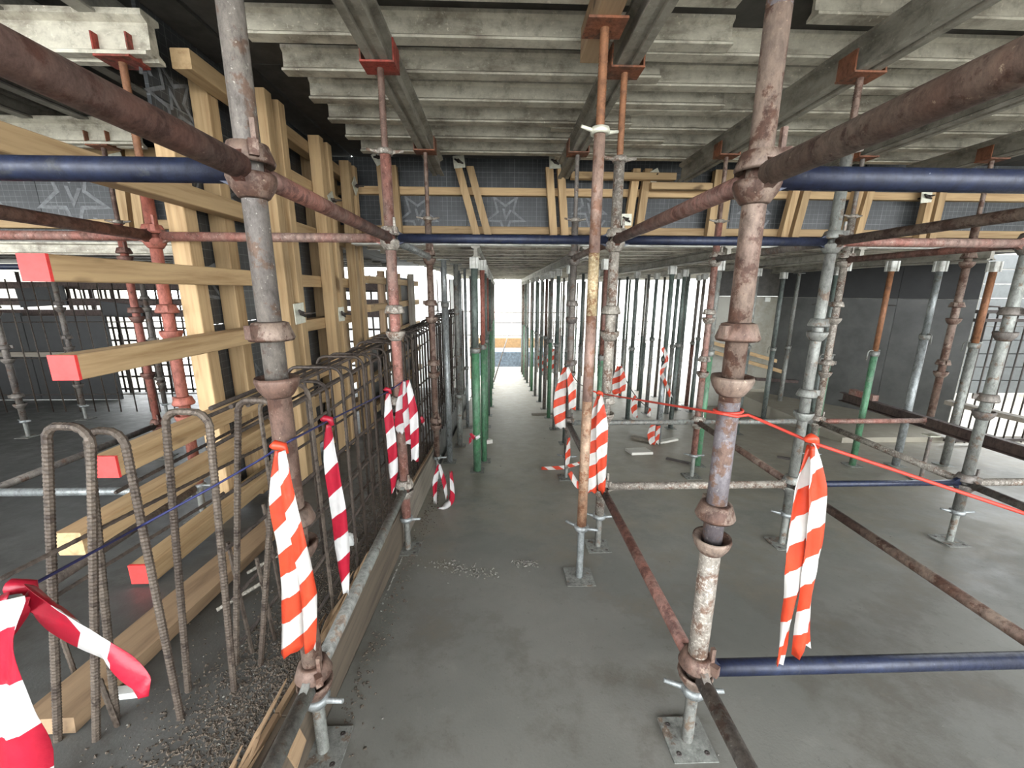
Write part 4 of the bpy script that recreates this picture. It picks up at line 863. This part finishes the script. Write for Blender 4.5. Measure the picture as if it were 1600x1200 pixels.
cord([pt(884,573,Y=3.5), pt(905,600,Y=3.4), pt(938,616,Y=2.3)], .004, 'wire', 'dark cord from the draped tape to the red cord right of the walkway')
cord([pt(968,572,Y=4.7), pt(992,617,Y=4.68), pt(1016,638,Y=4.7)], .005, 'wire', 'dark cord dipping between tape strips toward the tape-wound prop', sag=.02)
cord([pt(674,690,X=-.63), pt(686,724,Y=3.05)], .003, 'wire', 'short wire holding the little tape loop at the kerb end')

# ------------------------------------------------------------ things on the floor
def pad(px, py, sx, sy, h, rot, mat, label, cat, floor='walk', dz=0.0, name='floor_pad'):
    p = pt(px, py, floor=floor); R = Matrix.Rotation(rot, 3, 'Z')
    tiltR = Matrix.Rotation(-.0997, 3, 'X') @ R
    o = obj(name, MB().box(p+Vector((0,0,h/2+dz+.001)), (sx, sy, h), tiltR), M[mat]); o['label'] = label; o['category'] = cat; return o
pad(998, 707, .26, .20, .03, .1, 'paper', 'pale folded pad lying on the floor before the tape-wound prop', 'pad')
pad(1006, 688, .34, .09, .03, -.9, 'greywoody', 'loose board left of the foot of the tape-wound prop', 'board', name='loose_board')
pad(1042, 690, .34, .09, .025, .5, 'paper', 'loose pale board right of the foot of the tape-wound prop', 'board', name='loose_board')
pad(853, 648, .5, .06, .03, .05, 'greywoodx', 'offcut lying against the right walkway props', 'board', name='loose_board')
pad(760, 692, .12, .12, .05, .5, 'paper', 'pale mortar pat beside the second green prop', 'mortar', name='mortar_pat')
pad(1062, 722, .30, .035, .02, -.8, 'nut', 'dark short bar on the floor left of the green prop foot', 'bar', name='short_bar')
pad(1232, 718, .22, .03, .02, -.7, 'wire', 'dark scrap of bar on the right floor near the rusty ledger', 'bar', name='short_bar')
pad(180, 1088, .17, .035, .02, .12, 'white', 'thin pale blue-white strip lying on the left slab by the crumbs', 'strip', floor='left', name='plastic_strip')
slanted('timber_plank', Vector((-1.32, .98, LZ(.98)+.028)), Vector((-1.36, 2.3, LZ(2.3)+.028)), .16, .05, 'oldwoody', label='wide weathered plank lying on the left slab beneath the lowest red-ended timber', category='timber')
for i, (px, py, l, a_) in enumerate(((425,890,.18,.5),(385,945,.12,.9))):
    p = pt(px, py, floor='left'); o = obj('cut_bar', ribbed([p+Vector((-.09,-.05,.02)), p+Vector((.03,.07,.05))], .008, 8, .014), M['rebarpale']); o['label'] = ['pale cut bar end above the crumbs behind the orange tape', 'pale cut bar end above the crumbs near the fourth hoop'][i]; o['category'] = 'rebar'; o['group'] = 'cut bar ends'
o = obj('mortar_lump', MB().lathe(pt(545, 848, floor='left'), [(.001,0),(.05,0),(.045,.03),(.02,.05),(.001,.05)], 9, False), M['white']); o['label'] = 'white lump on the crumbs beside the long crimson tape'; o['category'] = 'mortar'
def crumbs(n, fn, smin, smax, mat, name, label):
    m = MB()
    for _ in range(n):
        p = fn(); s = random.uniform(smin, smax)*random.choice((.6,1,1)); R = Matrix.Rotation(random.uniform(0,6.3), 3, 'Z') @ Matrix.Rotation(random.uniform(-.6,.6), 3, 'X')
        vs = [R @ Vector(v)*s for v in ((-1,-.5,-.3),(1,-.6,-.3),(.7,.6,-.3),(-.8,.6,-.3),(random.uniform(-.4,.4),0,.6))]
        m.add([v+p+Vector((0,0,.3*s)) for v in vs], [(0,3,2,1),(0,1,4),(1,2,4),(2,3,4),(3,0,4)])
    o = obj(name, m, M[mat]); o['kind'] = 'stuff'; o['label'] = label; o['category'] = 'debris'; return o
def f1():
    y = random.uniform(.45, 4.2)**1.0; x = -.70-abs(random.gauss(0, .15)); return Vector((max(x, -1.25), y, LZ(y)))
crumbs(24000, f1, .0015, .0065, 'debris', 'wood_crumbs', 'brown wood crumbs heaped along the inside of the timber kerb')
crumbs(2200, f1, .0015, .0055, 'pebble', 'mortar_crumbs', 'pale mortar crumbs mixed along the inside of the timber kerb')
def f2():
    c = random.choice(((700,880,30,6),(720,890,45,7),(757,897,30,7),(822,882,20,4),(822,878,18,3),(600,900,10,40)))
    p = pt(c[0]+random.gauss(0,c[2]*.5), c[1]+random.gauss(0,c[3]*.5), floor='walk'); p.x = max(p.x, -.62); return p
crumbs(420, f2, .002, .010, 'pebble', 'mortar_crumbs', 'scatter of mortar flakes on the walkway beside the kerb')
def f3():
    y = random.uniform(.7, 3.6); x = -.60+abs(random.gauss(0, .05)); return Vector((x, y, FZ(y)))
crumbs(700, f3, .002, .008, 'debris', 'wood_crumbs', 'dark crumbs gathered at the foot of the kerb on the walkway side')
def f4(): y = random.uniform(.6, 6); return Vector((random.uniform(-.5, 3.5), y, FZ(y)))
crumbs(170, f4, .0015, .006, 'pebble', 'grit', 'sparse grit on the walkway slab')
# painted marks on a high deck joist at upper right
q = pt(1386, 15, Z=JOISTZ+.06); best = min((o for o in C.objects if o.name.startswith('aluminium_joist') and o.location.x > 2 and abs(o.location.z-JOISTZ) < .02), key=lambda o: abs(o.location.y-q.y))
for px, mm, nm in ((1386, 'redfork', 'red'), (1413, 'yellowpaint', 'yellow')):
    x = pt(px, 15, Y=best.location.y-.01).x
    obj('painted_mark', MB().bb(x-.022, x+.022, best.location.y-.0125, best.location.y-.0085, best.location.z+.02, best.location.z+.10), M[mm], best, label=nm+' paint dab')
# irregular clutter against the daylight at far left
for i in range(16):
    x = -12.5+.42*i+random.uniform(-.1,.1)
    if i % 4 == 2: continue
    prop(x, 7.85+random.uniform(-.15,.1), f'dark prop behind the rebar curtain, {ORD[i]} from the far left', 'steel', 'rebardark', split=.5, r=.034, head=False, foot=LZ(7.9), grp='props behind the rebar curtain', detail=False)
for i, (x, z, w, h) in enumerate(((-9.6,1.36,1.1,.16),(-7.9,1.33,.8,.2),(-6.6,1.1,.7,.12),(-10.9,1.1,.8,.2),(-5.0,1.3,.9,.22))):
    o = obj('dark_board', MB().box((x, 7.484, z-.04), (w, .03, h+.12), Matrix.Rotation(random.uniform(-.12,.12), 3, 'Y')), M['black']); o['label'] = f'dark board hung between the dark beams at far left, {ORD[i]} of five'; o['category'] = 'board'; o['group'] = 'dark boards at far left'
